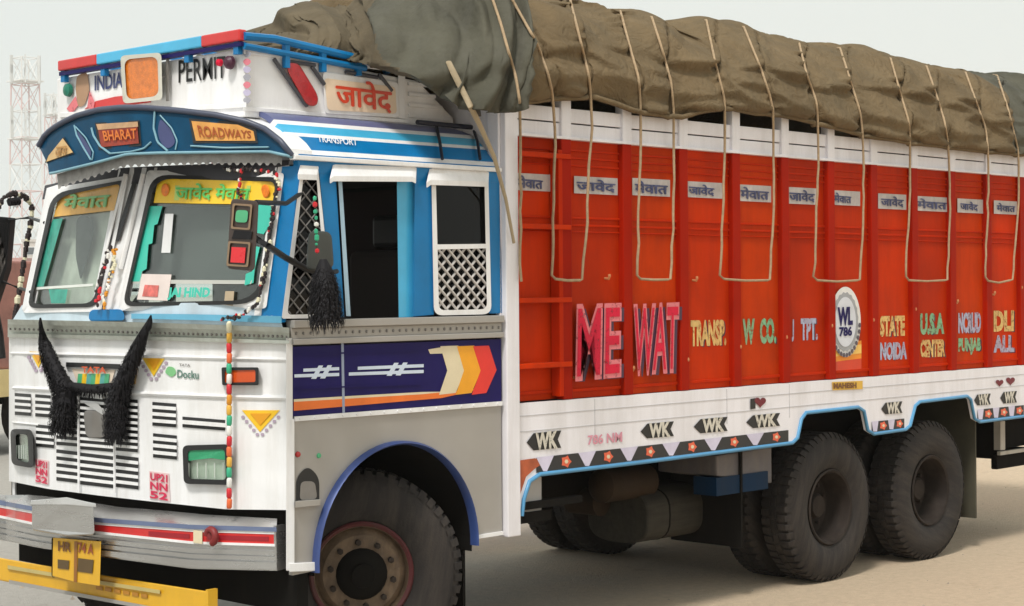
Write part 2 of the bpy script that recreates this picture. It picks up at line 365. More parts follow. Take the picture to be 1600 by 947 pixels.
# ---------------- chassis
ch = part('chassis', MB().box(.35, 8.6, .86, .95, .72, 1.0).box(.35, 8.6, 1.77, 1.86, .72, 1.0), soot)
mb = MB()
for i in range(14): x = 1.0 + i * .58; mb.box(x, x + .1, .95, 1.77, .78, .94)
part('crossmember', mb, soot, ch)
mb = MB()
for i in range(20): x = 1.7 + i * .36; mb.box(x, x + .09, .12, W - .12, 1.22, 1.34)
mb.box(1.62, 8.7, .80, .98, 1.0, 1.22).box(1.62, 8.7, 1.74, 1.92, 1.0, 1.22)
part('floor_beams', mb, soot, ch)
part('propeller_shaft', MB().tube([(1.4, 1.36, .78), (4.6, 1.36, .62)], .06, 10), soot, ch)
# axles
ax = part('axle', MB().tube([(4.93, .5, .525), (4.93, 2.2, .525)], .085, 12).ball((4.93, 1.36, .53), .24, 14).tube([(6.285, .5, .525), (6.285, 2.2, .525)], .085, 12).ball((6.285, 1.36, .53), .24, 14).tube([(.715, .4, .5), (.715, 2.3, .5)], .06, 10), soot)
mb = MB()
for y in (.74, 1.88):
    for k in range(7): mb.box(4.35 + k * .14, 6.85 - k * .14, y, y + .09, .60 + k * .022, .618 + k * .022)
    mb.box(5.5, 5.72, y - .03, y + .12, .7, 1.0)
    for k in range(5): mb.box(.1 + k * .1, 1.4 - k * .1, y, y + .09, .60 + k * .022, .618 + k * .022)
part('leaf_spring', mb, soot, ax)

# ---------------- wheels
RT = .525
def tyre_mesh():
    mb = MB(); n = 72; w2 = .14
    prof = [(.255, -.085), (.275, -.112), (.33, -.138), (.40, -.143), (.455, -.134), (.492, -.118), (.512, -.105), (.518, -.06), (.519, 0), (.518, .06), (.512, .105), (.492, .118), (.44, .138), (.34, .138), (.27, .11), (.255, .085)]
    mb.lathe(prof, (0, 0, 0), (0, 1, 0), n)
    nl = 52
    for k in range(nl):
        for sgn in (-1, 1):
            a = 2 * math.pi * (k + (.5 if sgn > 0 else 0)) / nl; da = .62 * math.pi / nl
            pts = []
            for (r, y) in ((.487, .128), (.505, .119), (.530, .098), (.530, .030), (.506, .030)):
                pts.append((r, y * sgn))
            A = [(r * math.cos(a - da), y, r * math.sin(a - da)) for r, y in pts]; Bq = [(r * math.cos(a + da), y, r * math.sin(a + da)) for r, y in pts]
            q = len(A); mb.add(A + Bq, [list(range(q)), list(range(2 * q - 1, q - 1, -1))] + [(i, (i + 1) % q, q + (i + 1) % q, q + i) for i in range(q)])
    for k in range(40):
        a = 2 * math.pi * k / 40; da = .05
        mb.prism([(.528 * math.cos(a - da), -.022, .528 * math.sin(a - da)), (.528 * math.cos(a + da), -.022, .528 * math.sin(a + da)), (.528 * math.cos(a + da + .03), .022, .528 * math.sin(a + da + .03)), (.528 * math.cos(a - da + .03), .022, .528 * math.sin(a - da + .03))], (-.018 * math.cos(a), 0, -.018 * math.sin(a)))
    return mb
def make_wheel(kind):
    mb = MB()
    if kind == 'rear':       # dished outer wheel of a pair
        mb.lathe([(.258, -.10), (.27, -.118), (.262, -.126), (.245, -.118), (.235, -.09), (.225, .02), (.215, .06), (.15, .075), (.09, .075), (.09, -.0), (.075, -.02), (.0005, -.02)], (0, 0, 0), (0, 1, 0), 40)
    else:
        mb.lathe([(.258, -.09), (.27, -.115), (.262, -.124), (.245, -.116), (.235, -.075), (.222, -.09), (.20, -.115), (.13, -.118), (.11, -.06), (.105, -.10), (.085, -.135), (.06, -.15), (.0005, -.152)], (0, 0, 0), (0, 1, 0), 40)
    wh = obj('wheel', mb, rimd if kind == 'rear' else rimt, T, smooth=40)
    obj('tyre', tyre_mesh(), rubber, wh, smooth=28)
    nb = MB(); nb.lathe([(.006, 0), (.016, 0), (.016, -.03), (.0005, -.032)], (0, 0, 0), (0, 1, 0), 6)
    n0 = None
    for k in range(10):
        a = 2 * math.pi * k / 10
        if n0 is None: n0 = o = obj('wheel_nut', nb, rimd, wh)
        else: o = n0.copy(); COL.objects.link(o); o.parent = wh
        o.location = (.165 * math.cos(a), .075 if kind == 'rear' else -.117, .165 * math.sin(a))
    if kind != 'rear':
        obj('rim_ring', MB().lathe([(.236, -.076), (.247, -.119), (.262, -.128), (.272, -.119)], (0, 0, 0), (0, 1, 0), 40), M('red_rim_ring', (.09, .014, .016), .6, dirt=.8, dcol=(.045, .03, .022)), wh, smooth=40)
        obj('hub', MB().lathe([(.137, -.10), (.132, -.128), (.10, -.155), (.065, -.168), (.06, -.19), (.0005, -.192)], (0, 0, 0), (0, 1, 0), 24), soot, wh, smooth=40)
    return wh
def copy_tree(o, parent=None):
    c = o.copy(); COL.objects.link(c); c.parent = parent
    for chd in list(o.children): copy_tree(chd, c)
    return c
rw = make_wheel('rear'); rw.location = (4.93, .20, RT); rw.rotation_euler = (0, .3, 0)
for x, y, rz in ((6.285, .20, 0), (4.93, .54, math.pi), (6.285, .54, math.pi), (4.93, W - .20, math.pi), (6.285, W - .20, math.pi), (4.93, W - .54, 0), (6.285, W - .54, 0)):
    c = copy_tree(rw, T); c.location = (x, y, RT); c.rotation_euler = (0, rnd.uniform(0, 6), rz)
fw = make_wheel('front'); pc = hit(572, 883, 1, .30); fw.scale = (1.05,) * 3; fw.location = (pc.x, .36, RT * 1.05); fw.rotation_euler = (0, .2, math.radians(-34))
c = copy_tree(fw, T); c.location = (pc.x, W - .36, RT * 1.05); c.rotation_euler = (0, 1, math.pi + math.radians(-30))

# ---------------- cab: lower side
ACX, ACZ, AR = .715, .69, .577
def arch(a0, a1, n, r=AR): return [(ACX + r * math.cos(lerp(a0, a1, k / (n - 1))), ACZ + r * 1.02 * math.sin(lerp(a0, a1, k / (n - 1)))) for k in range(n)]
zt = 1.442; XE = 1.515
outl = [(.005, zt), (XE, zt), (XE, .70), (ACX + AR, .70)] + arch(.0, math.pi, 28)[1:-1] + [(ACX - AR, .66), (.005, .655)]
lower = part('lower_cab_panel', MB().prism([(x, 0.0, z) for x, z in outl], (0, .03, 0)), alu)
mb = MB()
A = arch(-.04, math.pi + .06, 36, AR + .006); I = arch(-.04, math.pi + .06, 36, AR - .014)
mb.solid([[(x, -.03, z) for x, z in A], [(x, -.045, z) for x, z in arch(-.04, math.pi + .06, 36, AR - .005)], [(x, -.03, z) for x, z in I]],
         [[(x, .015, z) for x, z in A], [(x, .015, z) for x, z in arch(-.04, math.pi + .06, 36, AR - .005)], [(x, .015, z) for x, z in I]])
part('wheel_arch_lip', mb, blueg, smooth=50)
mb = MB(); A = arch(-.1, math.pi + .1, 24, AR - .01); mb.grid([[(x, y, z) for x, z in A] for y in (.005, .85)]); mb.add([(x, .85, z) for x, z in A], [list(range(24))])
part('wheel_arch_liner', mb, soot)
mb = MB(); quad(mb, S, (447, 528), (457, 528), (458, 892), (447, 892), .012, .03); quad(mb, S, (452, 880), (497, 878), (497, 892), (452, 894), .02, .03)
part('corner_trim', mb, white, bevel=.004)
mb = MB(); mb.box(.02, XE, -.012, .0, zt - .012, zt + .012); quad(mb, S, (455, 655), (460, 655), (460, 885), (455, 885), .016, .012)
for i in range(16): mb.ball((.05 + i * .095, -.012, zt), .007, 6)
mb.box(1.29, XE, -.012, 0, .70, .72)
part('riveted_trim', mb, white)
# step recess in the lower panel, reflector
mb = MB(); poly(mb, S, rounded([(463, 788), (463, 745), (481, 728), (499, 745), (499, 785)], [2, 14, 10, 14, 2], 6), .004, .003)
rc = part('step_recess', mb, black)
mb = MB(); quad(mb, S, (461, 783), (501, 780), (501, 790), (461, 794), .03, .03); part('step_ledge', mb, alu, rc, bevel=.003)
mb = MB(); poly(mb, S, rounded([(468, 782), (470, 752), (492, 752), (496, 780)], 8), .007, .003); part('step_grip', mb, steel, rc)
mb = MB(); c_ = S(465, 710); mb.lathe([(.016, 0), (.014, -.008), (.0005, -.01)], c_, (0, 1, 0), 12); part('reflector', mb, redl)
c_ = S(498, 712); part('reflector', MB().lathe([(.014, 0), (.012, -.006), (.0005, -.008)], c_, (0, 1, 0), 12), green)

# ---------------- cab: navy band
z0n, z1n = 1.455, 1.806
band = part('navy_side_band', MB().box(.01, XE, -.004, .03, z0n, z1n), navy)
def SQ(u0, v0, u1, v1, h): return (u0, v0), (u1, v1), (u1, v1 + h), (u0, v0 + h)
mb = MB(); poly(mb, S, [(459, 628), (660, 616), (760, 606), (690, 622), (459, 642)], .0065, .002); part('painted_stripe', mb, borange, band)
mb = MB(); poly(mb, S, [(459, 624), (560, 618), (660, 612.5), (700, 612), (660, 616), (459, 628)], .0066, .002); part('painted_stripe', mb, cream, band)
def chev(u0, u1, m_, dx):
    mb = MB(); poly(mb, S, [(u0, 541), (u1, 540), (u1 + dx, 578), (u1 - 4, 614), (u0 - 2, 617), (u0 + dx, 579)], .007 + .0004 * m_, .002); return mb
part('painted_chevron', chev(688, 716, 0, 11), cream, band); part('painted_chevron', chev(714, 741, 1, 11), M('amber_paint', (.85, .36, .01), .35), band); part('painted_chevron', chev(739, 764, 2, 12), M('scarlet_paint', (.75, .03, .02), .35), band)
mb = MB(); poly(mb, S, [(669, 546), (700, 541), (700, 552), (672, 553)], .0068, .002); part('painted_chevron', mb, cream, band)
mb = MB()
for (a, b) in ((460, 530), (545, 662)):
    for dv in (0, 9):
        poly(mb, S, [(a + (14 if dv == 0 else 0), 576 - (a - 460) * .035 + dv), (b, 576 - (b - 460) * .035 + dv), (b, 581 - (b - 460) * .035 + dv), (a + (14 if dv == 0 else 0), 581 - (a - 460) * .035 + dv)], .007, .002)
for a in (486, 500, 604, 618): poly(mb, S, [(a, 593 - (a - 460) * .04), (a + 12, 572 - (a - 460) * .035), (a + 19, 572 - (a - 460) * .035), (a + 8, 593 - (a - 460) * .04)], .0074, .002)
part('painted_dash', mb, M('pale_blue_white', (.6, .68, .8), .4), band)
mb = MB(); quad(mb, S, (533, 534), (537, 534), (539, 647), (535, 647), .007, .003); part('door_seam', mb, M('door_edge_grey', (.28, .33, .45), .4), band)
mb = MB()
for v0, u0 in ((553, 464), (606, 464)): quad(mb, S, (u0, v0), (655, v0 - 7), (655, v0 - 4.5), (u0, v0 + 2.5), .011, .008)
part('pressed_rib', mb, navy, band)

# ---------------- cab: belt ledge with rivets (side and front)
mb = MB(); mb.box(-.0, XE, -.03, .03, 1.815, 1.845).box(-.0, XE, -.012, .03, 1.845, 1.90).box(-.0, XE, -.035, .03, 1.90, 1.94)
bl = part('belt_moulding', mb, alu, bevel=.004)
ribbon(mb := MB(), F, [(12, 499), (200, 503), (355, 508), (452, 512)], [(12, 507), (200, 511), (355, 516), (452, 520)], 28, 2, .035, .06)
ribbon(mb, F, [(12, 507), (200, 511), (355, 516), (452, 520)], [(12, 521), (200, 525), (355, 529), (452, 532)], 28, 2, .014, .04)
ribbon(mb, F, [(12, 521), (200, 525), (355, 529), (452, 532)], [(12, 527), (200, 531), (355, 535), (452, 537)], 28, 2, .03, .05)
part('belt_moulding', mb, M('greenish_aluminium', (.52, .55, .5), .4, metal=.45, var=.12, scale=10, dirt=.4), smooth=40)
mb = MB()
for i in range(32): mb.ball((.03 + i * .047, -.013, 1.872), .009, 6)
for i in range(60):
    q = i / 59; u = lerp(16, 448, q); c_ = F(u, 514 + 12 * q, .016); mb.ball(c_, .008, 6)
tag(part('rivet', mb, steel), None, None, kind='stuff')

# ---------------- cab: upper side
mb = MB()
xt = lambda z: XF(0, z)
zb, ztp = 1.94, 2.70
# A-post seen from the side, between the corner and the quarter window
def side_poly(px, th=.04, off=0.0): m_ = MB(); poly(m_, S, px, off, th); return m_
cp = lambda z: xt(z)
A0 = [(cp(zb), 0, zb), (cp(ztp), 0, ztp)]
q1 = S(441, 497); q2 = S(470, 262)
mb = MB().prism([A0[0], (q1.x, 0, zb), (q2.x, 0, ztp), A0[1]], (0, .05, 0)) if q1.x > cp(zb) else MB()
if mb.v: part('door_pillar', mb, blue)
part('door_pillar', side_poly([(498, 262), (524, 263), (538, 496), (520, 497)], .05), blue, bevel=.004)
part('door_pillar', side_poly([(648, 262), (674, 264), (678, 492), (646, 495)], .05), blue, bevel=.004)
part('door_pillar', side_poly([(760, 268), (781, 270), (785, 490), (764, 490)], .05), blue, bevel=.004)
part('sliding_window_frame', side_poly([(620, 270), (648, 272), (646, 495), (623, 496)], .025, -.03), lblue)
part('window_header', MB().box(cp(ztp) - .01, XE, -.002, .04, ztp - .012, 2.78), blue)
# quarter window with wire lattice
qo = [(440, 498), (471, 258), (497, 262), (521, 497)]; qi = [(449, 492), (475, 270), (494, 272), (512, 490)]
qw = part('quarter_window', ring(MB(), S, rounded(qo, 4), rounded(qi, [8, 8, 8, 8]), .012, .03), white)
def lattice(px, pitch, du, dv, r, off):
    cx0, cx1 = min(p[0] for p in px), max(p[0] for p in px); cy0, cy1 = min(p[1] for p in px), max(p[1] for p in px); mb = MB()
    def inside(x, y):
        c = False; n = len(px)
        for i in range(n):
            (xa, ya), (xb, yb) = px[i], px[i - 1]
            if (ya > y) != (yb > y) and x < (xb - xa) * (y - ya) / (yb - ya) + xa: c = not c
        return c
    for sgn in (1, -1):
        k = -60
        while k < 90:
            c0 = k * pitch; seg = []
            for i in range(120):
                y = lerp(cy0, cy1, i / 119); x = cx0 + c0 + sgn * (y - cy0) * du / dv
                if inside(x, y): seg.append((x, y))
            if len(seg) > 2: mb.tube([S(*seg[0], off + .004 * sgn), S(*seg[-1], off + .004 * sgn)], r, 5)
            k += 1
    return mb
part('wire_lattice', lattice(qi, 19, 12, 15, .0038, -.012), M('dull_wire', (.25, .235, .23), .5, metal=.3), qw)
part('dark_pane', poly(MB(), S, qi, -.02, .004), dglass, qw)
def hood(pts, d=.07):
    m_ = MB(); a = [S(x, y, 0) for x, y in pts[0]]; b = [S(x, y, d) for x, y in pts[1]]
    m_.solid([a, b], [[p - Vector((0, 0, .012)) for p in a], [p - Vector((0, 0, .03)) for p in b]]); return m_
part('drip_hood', hood(([(469, 257), (498, 259)], [(465, 272), (496, 273)]), .03), white, bevel=.005)
part('drip_hood', hood(([(520, 257), (524, 256), (646, 260), (651, 261)], [(515, 279), (521, 275), (644, 276), (650, 279)]), .04), white, bevel=.005)
part('drip_hood', hood(([(671, 263), (676, 262), (760, 267), (764, 268)], [(666, 286), (673, 281), (757, 284), (763, 287)]), .035), white, bevel=.005)
# rear side window: dark pane above, diamond lattice below
ro_ = [(674, 268), (763, 274), (768, 491), (678, 493)]; ri = [(681, 279), (757, 285), (761, 483), (686, 485)]
rwn = part('rear_side_window', ring(MB(), S, rounded(ro_, [10, 10, 14, 14]), rounded(ri, [6, 6, 10, 10]), .014, .03), white)
part('window_bar', quad(MB(), S, (678, 382), (762, 381), (762, 388), (678, 390), .012, .02), white, rwn)
part('dark_pane', poly(MB(), S, [(678, 276), (760, 282), (762, 384), (680, 386)], -.006, .004), dglass, rwn)
part('wire_lattice', lattice([(682, 388), (761, 386), (763, 486), (684, 488)], 15.5, 12, 15, .0075, -.004), wirec, rwn)
part('dark_pane', poly(MB(), S, [(680, 386), (762, 384), (764, 488), (682, 490)], -.03, .004), dglass, rwn)
mb = MB(); poly(mb, S, [(528, 275), (534, 275), (548, 494), (541, 494)], .006, .02); part('door_edge', mb, M('pale_blue_edge', (.35, .5, .62), .35), smooth=None)
mb = MB(); poly(mb, S, [(650, 430), (664, 428), (668, 492), (652, 493)], -.01, .004); part('pane_sticker', mb, mint)

# ---------------- cab: cove of the roof with painted bands
def RS(x, q):  # q 0 at gutter .. 1 at the box
    y = lerp(.0, YB, q) ; z = 2.765 + (3.02 - 2.765) * (1 - (1 - q) ** 1.7); return Vector((x, y, z))
bands = [(0, .10, white), (.10, .30, blue), (.30, .36, white), (.36, .52, lblue), (.52, .62, white), (.62, 1.0, slate)]
XC0 = .06
roof = part('cab_roof', MB().box(.1, XE, YB - .05, W - YB + .05, 2.95, 3.01), white)
for a, b, mt in bands:
    n = 5; rows = [[RS(x, lerp(a, b, k / n)) for x in (XC0 + .03 * lerp(a, b, k / n), .5, 1.0, XE - .25 * max(0, lerp(a, b, k / n) - .6))] for k in range(n + 1)]
    rows2 = [[p + Vector((0, .03, -.02)) for p in r] for r in rows]
    part('roof_cove_band', MB().solid(rows, rows2), mt, roof, smooth=30)
part('gutter', MB().box(.02, XE, -.025, .02, 2.748, 2.772), white, roof, bevel=.004)
def RSp(u, v, off=0.0):
    best = None
    for k in range(60):
        q = k / 59; y = lerp(0, YB, q); p = hit(u, v, 1, y - off); e = abs(p.z - RS(0, q).z)
        if best is None or e < best[0]: best = (e, p)
    return best[1] + Vector((0, -off * .3, off * .6))
lettering('TRANSPORT', RSp, ((495, 213), (557, 219), (558, 229), (497, 223)), white, roof, .008)
mb = MB()
for u in (686, 745): mb.tube([RSp(u - 6, 196 if u < 700 else 206, .02), RSp(u, 225, .02), RSp(u + 4, 252, .02)], .009, 8)
mb.tube([RSp(650, 196, .03), RSp(735, 204, .03)], .014, 8); part('roof_step', mb, M('dark_step_paint', (.015, .016, .03), .5), roof)

# ---------------- cab: white roof box with rack
BX1, BZ0 = 1.5, 2.99
ztop = lambda x: 3.345 - .06 * x
bxp = [(0, BZ0), (BX1, BZ0), (BX1, 3.08), (1.22, ztop(1.22)), (0, ztop(0))]
box = part('roof_box', MB().prism([(x, YB, z) for x, z in bxp], (0, 1.80, 0)), white, bevel=.008)
mb = MB()
for z in (3.06, 3.12, 3.18, 3.24): mb.box(1.14, 1.24 + (3.3 - z) * .9, YB - .012, YB, z, z + .02)
part('pressed_rib', mb, white, box)
mb = MB(); quad(mb, BS, (381, 76), (640, 108), (640, 115), (381, 84), .012, .012); quad(mb, BS, (380, 166), (640, 187), (640, 193), (380, 173), .012, .012); quad(mb, BS, (622, 100), (633, 101), (633, 186), (622, 185), .014, .014)
quad(mb, BF, (94, 176), (385, 160), (385, 168), (94, 184), .012, .012); part('box_edge_trim', mb, white, box, bevel=.003)
# red oval reflector on a slanted bracket
cB = [(448, 98), (466, 98), (498, 150), (496, 166), (480, 166), (449, 112)]
part('red_reflector', poly(MB(), BS, rounded(cB, [10, 10, 14, 8, 10, 14], 6), .035, .03), redl, box, bevel=.008)
mb = MB()
for a in (((428, 92), (480, 166)), ((487, 104), (507, 132)), ((540, 112), (590, 121)), ((592, 116), (612, 142)), ((448, 96), (492, 102))):
    mb.tube([BS(*a[0], .02), BS(*a[1], .02)], .011, 6)
part('bracket', mb, M('dark_grey_bracket', (.06, .06, .07), .5), box)
pl_ = [(507, 122), (618, 136), (620, 178), (512, 172)]
brd = part('name_board', poly(MB(), BS, rounded([(504, 112), (622, 128), (624, 184), (508, 178)], 5, 4), .018, .02), white, box, bevel=.004)
part('sign_face', poly(MB(), BS, rounded(pl_, 6, 4), .022, .006), M('cream_sign_face', (.85, .66, .48), .4), box)
lettering('जावेद', BS, ((525, 122), (611, 132), (613, 177), (526, 165)), M('red_orange_letters', (.7, .06, .02), .4), box, .027, .03)
# front lettering
lettering('PERMIT', BF, ((279, 95), (352, 88), (353, 121), (279, 129)), black, box, .006, .008)
lettering('INDIA', BF, ((148, 119), (191, 113), (191, 136), (148, 141)), M('navy_letter', (.03, .04, .14), .5), box, .006, .02)
c_ = BF(361, 98, .02)
part('rosette', MB().lathe([(.036, 0), (.034, -.02), (.02, -.035), (.0005, -.038)], c_, (1, 0, 0), 16), M('plum_rosette', (.06, .01, .03), .5), box)
c_ = BF(345, 98, .02); part('rosette', MB().lathe([(.02, 0), (.018, -.02), (.0005, -.028)], c_, (1, 0, 0), 12), pink, box)
mb = MB(); poly(mb, BF, [(132, 170), (150, 158), (180, 151), (232, 146), (236, 160), (190, 166)], .005, .004); part('painted_stripe', mb, red, box)
mb = MB()
for k in range(7): poly(mb, BF, rounded([(378, 84 + k * 12), (386, 78 + k * 12), (394, 84 + k * 12), (386, 92 + k * 12)], 5, 4), .005, .004, mi=(0, 1, 2)[k % 3])
part('painted_pattern', mb, [M('grey_pattern', (.35, .34, .38), .5), M('pink_pattern', (.7, .2, .25), .5), M('lav_pattern', (.5, .45, .6), .5)], box)
c_ = BF(108, 141, .015)
part('painted_emblem', MB().lathe([(.04, 0), (.035, -.02), (.0005, -.03)], c_, (1, 0, 0), 16), M('deep_green', (.01, .17, .11), .4), box)
mb = MB(); poly(mb, BF, rounded([(120, 118), (136, 112), (140, 140), (132, 165), (122, 168), (118, 140)], 6, 5), .008, .006); part('painted_figure', mb, M('tan_figure', (.42, .25, .15), .5), box)
mb = MB(); poly(mb, BF, [(104, 170), (118, 150), (122, 165), (112, 178)], .008, .006); poly(mb, BF, [(136, 168), (140, 142), (148, 160), (146, 172)], .0085, .006); part('painted_figure', mb, lpink, box)
# amber lamp
lp = [(194, 93), (246, 88), (248, 150), (198, 156)]
lm = part('amber_lamp', ring(MB(), BF, rounded(grow(lp, 6), 8), rounded(lp, 12), .09, .09), M('bone_lamp_frame', (.55, .53, .45), .5), smooth=40)
part('lens', poly(MB(), BF, rounded(grow(lp, 1), 12), .08, .03), amber, lm, bevel=.015)
part('lamp_bracket', MB().tube([BF(262, 84, .03), BF(262, 158, .03)], .01, 6).tube([BF(248, 120, .05), BF(264, 118, .01)], .012, 6), steel, lm)
# rack rails
mb = MB(); H = .055
za = 3.40; xr, yr0, yr1 = -.03, YB - .03, hit(92, 104, 0, -.05).y
ys_ = [hit(u, 70, 0, -.05).y for u in (316, 152)]
segs = [(yr0, ys_[0], red), (ys_[0], ys_[1], lblue), (ys_[1], yr1, red)]
rk = part('roof_rack', MB().tube([(xr, yr0, za), (xr + .2, yr0, za + .005), (.75, yr0, za - .045), (1.0, yr0 + .02, za - .075), (1.06, yr0 + .12, za - .08)], .022, 8).tube([(xr, yr0, za - .05), (.8, yr0, za - .095)], .018, 8), blue)
for a, b, mt in segs: part('rack_rail', MB().box(xr - .03, xr + .02, a, b, za - .025, za + .035), mt, rk, bevel=.008)
part('rack_rail', MB().box(xr - .02, xr + .02, yr0, yr1, za - .052, za - .03), navy, rk)
mb = MB()
for y in (yr0 + .05, .8, 1.2, 1.6, yr1 - .03): mb.box(xr - .015, xr + .015, y - .02, y + .02, za - .09, za)
for x in (.25, .5, .75): mb.box(x - .015, x + .015, yr0 - .01, yr0 + .02, za - .14, za - .02)
part('rack_post', mb, blue, rk)
mb = MB()
for y in (.6, .9, 1.2, 1.5, 1.8): mb.tube([(xr, y, za), (1.0, y, za - .07)], .014, 6)
part('rack_bar', mb, blue, rk)
part('box_rail', MB().tube([hit(575, 88, 1, YB + .04), hit(636, 96, 1, YB + .04), hit(640, 104, 1, YB)], .014, 8).tube([hit(592, 94, 1, YB + .05), hit(592, 104, 1, YB + .02)], .01, 6), M('grey_green_rail', (.2, .24, .2), .5), box)

# ---------------- visor over the windscreen
vt = [(59, 231), (66, 216), (80, 202), (98, 191), (119, 181), (154, 171.5), (190, 168), (223, 168), (281, 173), (339, 180), (385, 190), (415, 202), (440, 222), (456, 243)]
vb = [(81, 271), (110, 264), (147, 255), (198, 241), (247, 239), (330, 238), (420, 237), (456, 245)]
def by_u(pl, u):
    return interp([(p[0], p[1]) for p in pl], u)
us = [lerp(60.5, 455.5, k / 47) for k in range(48)]
tops = [(u, by_u(vt, u)) for u in us]; bots = [(max(u, lerp(u, 81, max(0, (82 - u) / 21))), max(by_u(vb, u), by_u(vt, u) + 3)) for u in us]
def rows_of(surf, T_, B_, off, nv=4): return [[surf(lerp(a[0], b[0], j / (nv - 1)), lerp(a[1], b[1], j / (nv - 1)), off) for a, b in zip(T_, B_)] for j in range(nv)]
vis = part('sun_visor', MB().solid(rows_of(V, tops, bots, .0), rows_of(V, tops, bots, -.03)), teal, smooth=35)
mb = MB(); edge = [V(x, y, .008) for x, y in tops]; mb.tube(edge, .016, 8); part('visor_rim', mb, M('dark_slate_rim', (.06, .07, .11), .4), vis, smooth=50)
mb = MB(); mb.tube([V(x, y, .006) for x, y in bots[2:]], .008, 8); part('visor_rim', mb, palet, vis, smooth=50)
top3 = [V(x, y, 0) for x, y in tops]; part('visor_top', MB().solid([top3, [Vector((max(p.x + .02, .15), p.y, max(p.z, 2.80))) for p in top3]], [[p - Vector((0, 0, .02)) for p in top3], [Vector((max(p.x + .02, .15), p.y, max(p.z, 2.80) - .02)) for p in top3]]), white, vis)
sc_t = [(89, 272), (147, 256), (198, 242), (258, 240), (330, 239), (442, 238)]; sc_b = [(91, 293), (147, 275), (195, 259), (258, 256), (330, 255), (440, 256)]
TT, BB = along(sc_t, 121), along(sc_b, 121)
BB = [(x, y + (2.6 if k % 4 < 2 else -1.2)) for k, (x, y) in enumerate(BB)]
part('scalloped_fringe', MB().solid(rows_of(V, TT, BB, -.035, 2), rows_of(V, TT, BB, -.045, 2)), M('grey_fringe', (.30, .285, .27), .6, var=.3, scale=20), vis)
def vpanel(px, frame_m, face_m, txt, tq, tm, g=4):
    part('visor_panel', poly(MB(), V, grow(px, g), .006, .006), frame_m, vis)
    part('visor_sign', poly(MB(), V, px, .010, .004), face_m, vis)
    if txt: lettering(txt, V, tq, tm, vis, .014, .02)
vpanel([(152, 196), (214, 192), (217, 224), (158, 230)], black, M('maroon_sign', (.26, .03, .012), .35, var=.35, scale=9), 'BHARAT', ((160, 205), (212, 201), (213, 216), (163, 220)), M('ember_letters', (.62, .16, .02), .4))
mb = MB(); poly(mb, V, [(150, 194), (215, 190), (216, 198), (153, 203)], .012, .003); part('visor_sign', mb, M('tan_sign_top', (.5, .3, .16), .4, var=.3, scale=12), vis)
vpanel([(299, 189), (372, 195), (396, 205), (399, 220), (306, 220)], black, M('orange_sign', (.66, .31, .07), .4, var=.25, scale=14), 'ROADWAYS', ((308, 196), (392, 205), (392, 216), (312, 214)), M('brown_letters', (.33, .07, .01), .4))
vpanel([(98, 216), (114, 238), (72, 253), (76, 243)], black, M('pale_gold_sign', (.6, .4, .18), .45, var=.2), 'जय', ((88, 230), (104, 228), (104, 242), (84, 246)), M('brown_letter_two', (.4, .2, .05), .4), 2)
mb = MB()
def vline(px, r=.006): mb.tube([V(x, y, .007) for x, y in along(px, 16)], r, 6)
vline([(143, 200), (146, 212), (156, 228), (172, 240)]); vline([(172, 240), (205, 237), (225, 232), (236, 222)], .005)
vline([(242, 172), (240, 200), (246, 222), (262, 236)]); vline([(250, 180), (268, 200), (277, 220), (274, 234)], .004); vline([(116, 196), (120, 212), (130, 230), (142, 250)], .005); vline([(118, 198), (134, 215), (146, 238), (144, 250)], .004)
vline([(298, 228), (350, 231), (420, 230)], .005)
part('painted_line', mb, palet, vis)
mb = MB(); poly(mb, V, rounded([(250, 184), (268, 203), (275, 224), (262, 234), (250, 222), (246, 205)], 8, 5), .004, .003); poly(mb, V, rounded([(119, 202), (132, 217), (143, 236), (141, 248), (128, 232)], 8, 5), .004, .003); part('painted_drop', mb, mauve, vis)

# ---------------- windscreens
def pillar_patch(tl, tr, br, bl, mt, n=8, off=0.0, name='windscreen_surround'):
    return part(name, quad(MB(), F, tl, tr, br, bl, off, .05, n, 8), mt, smooth=35)
near = [(238, 274), (436, 278), (408, 474), (192, 478)]; far = [(82, 303), (193, 282), (150, 479), (43, 481)]
def pane(px, radii, cw):
    outer = rounded(grow(px, 8), 6); inner = rounded(px, radii)
    ws = part('windscreen', ring(MB(), F, outer, inner, .012, .04), white, smooth=40)
    inner2 = rounded(grow(px, -5), radii)
    part('windscreen_gasket', ring(MB(), F, rounded(grow(px, 1), radii), inner2, .018, .03), gask, ws, smooth=40)
    part('glass_pane', ribbon(MB(), F, [grow(px, -3)[0], grow(px, -3)[1]], [grow(px, -3)[3], grow(px, -3)[2]], 8, 6, -.008, .005), glass, ws)
    return ws
wn = pane(near, [26, 14, 40, 18], 0); wf = pane(far, [26, 8, 16, 16], 0)
pillar_patch((186, 262), (246, 262), (200, 484), (142, 486), white, 4, -.004)
pillar_patch((73, 294), (92, 288), (54, 484), (34, 484), white, 4, -.004)
pillar_patch((430, 262), (452, 258), (425, 498), (396, 498), white, 4, -.004)
ribbon(mb := MB(), F, [(70, 290), (190, 262), (452, 250)], [(66, 312), (190, 288), (447, 280)], 24, 2, -.004, .05); part('windscreen_header', mb, M('shaded_header', (.05, .05, .06), .6))  # shade under the visor is put into this dark colour
ribbon(mb := MB(), F, [(34, 477), (200, 474), (430, 472)], [(20, 500), (200, 504), (442, 512)], 24, 2, -.004, .05); part('cowl', mb, M('pale_blue_cowl', (.55, .66, .74), .4, dirt=.2), smooth=40)
mb = MB(); poly(mb, F, rounded([(140, 484), (192, 483), (196, 501), (138, 502)], 8, 5), .02, .02); part('cowl_vent', mb, blue, bevel=.005)
ribbon(mb := MB(), F, [(205, 490), (300, 491), (440, 494)], [(205, 498), (300, 500), (440, 505)], 20, 2, .006, .008); part('painted_stripe', mb, M('cowl_blue', (.12, .38, .55), .4))
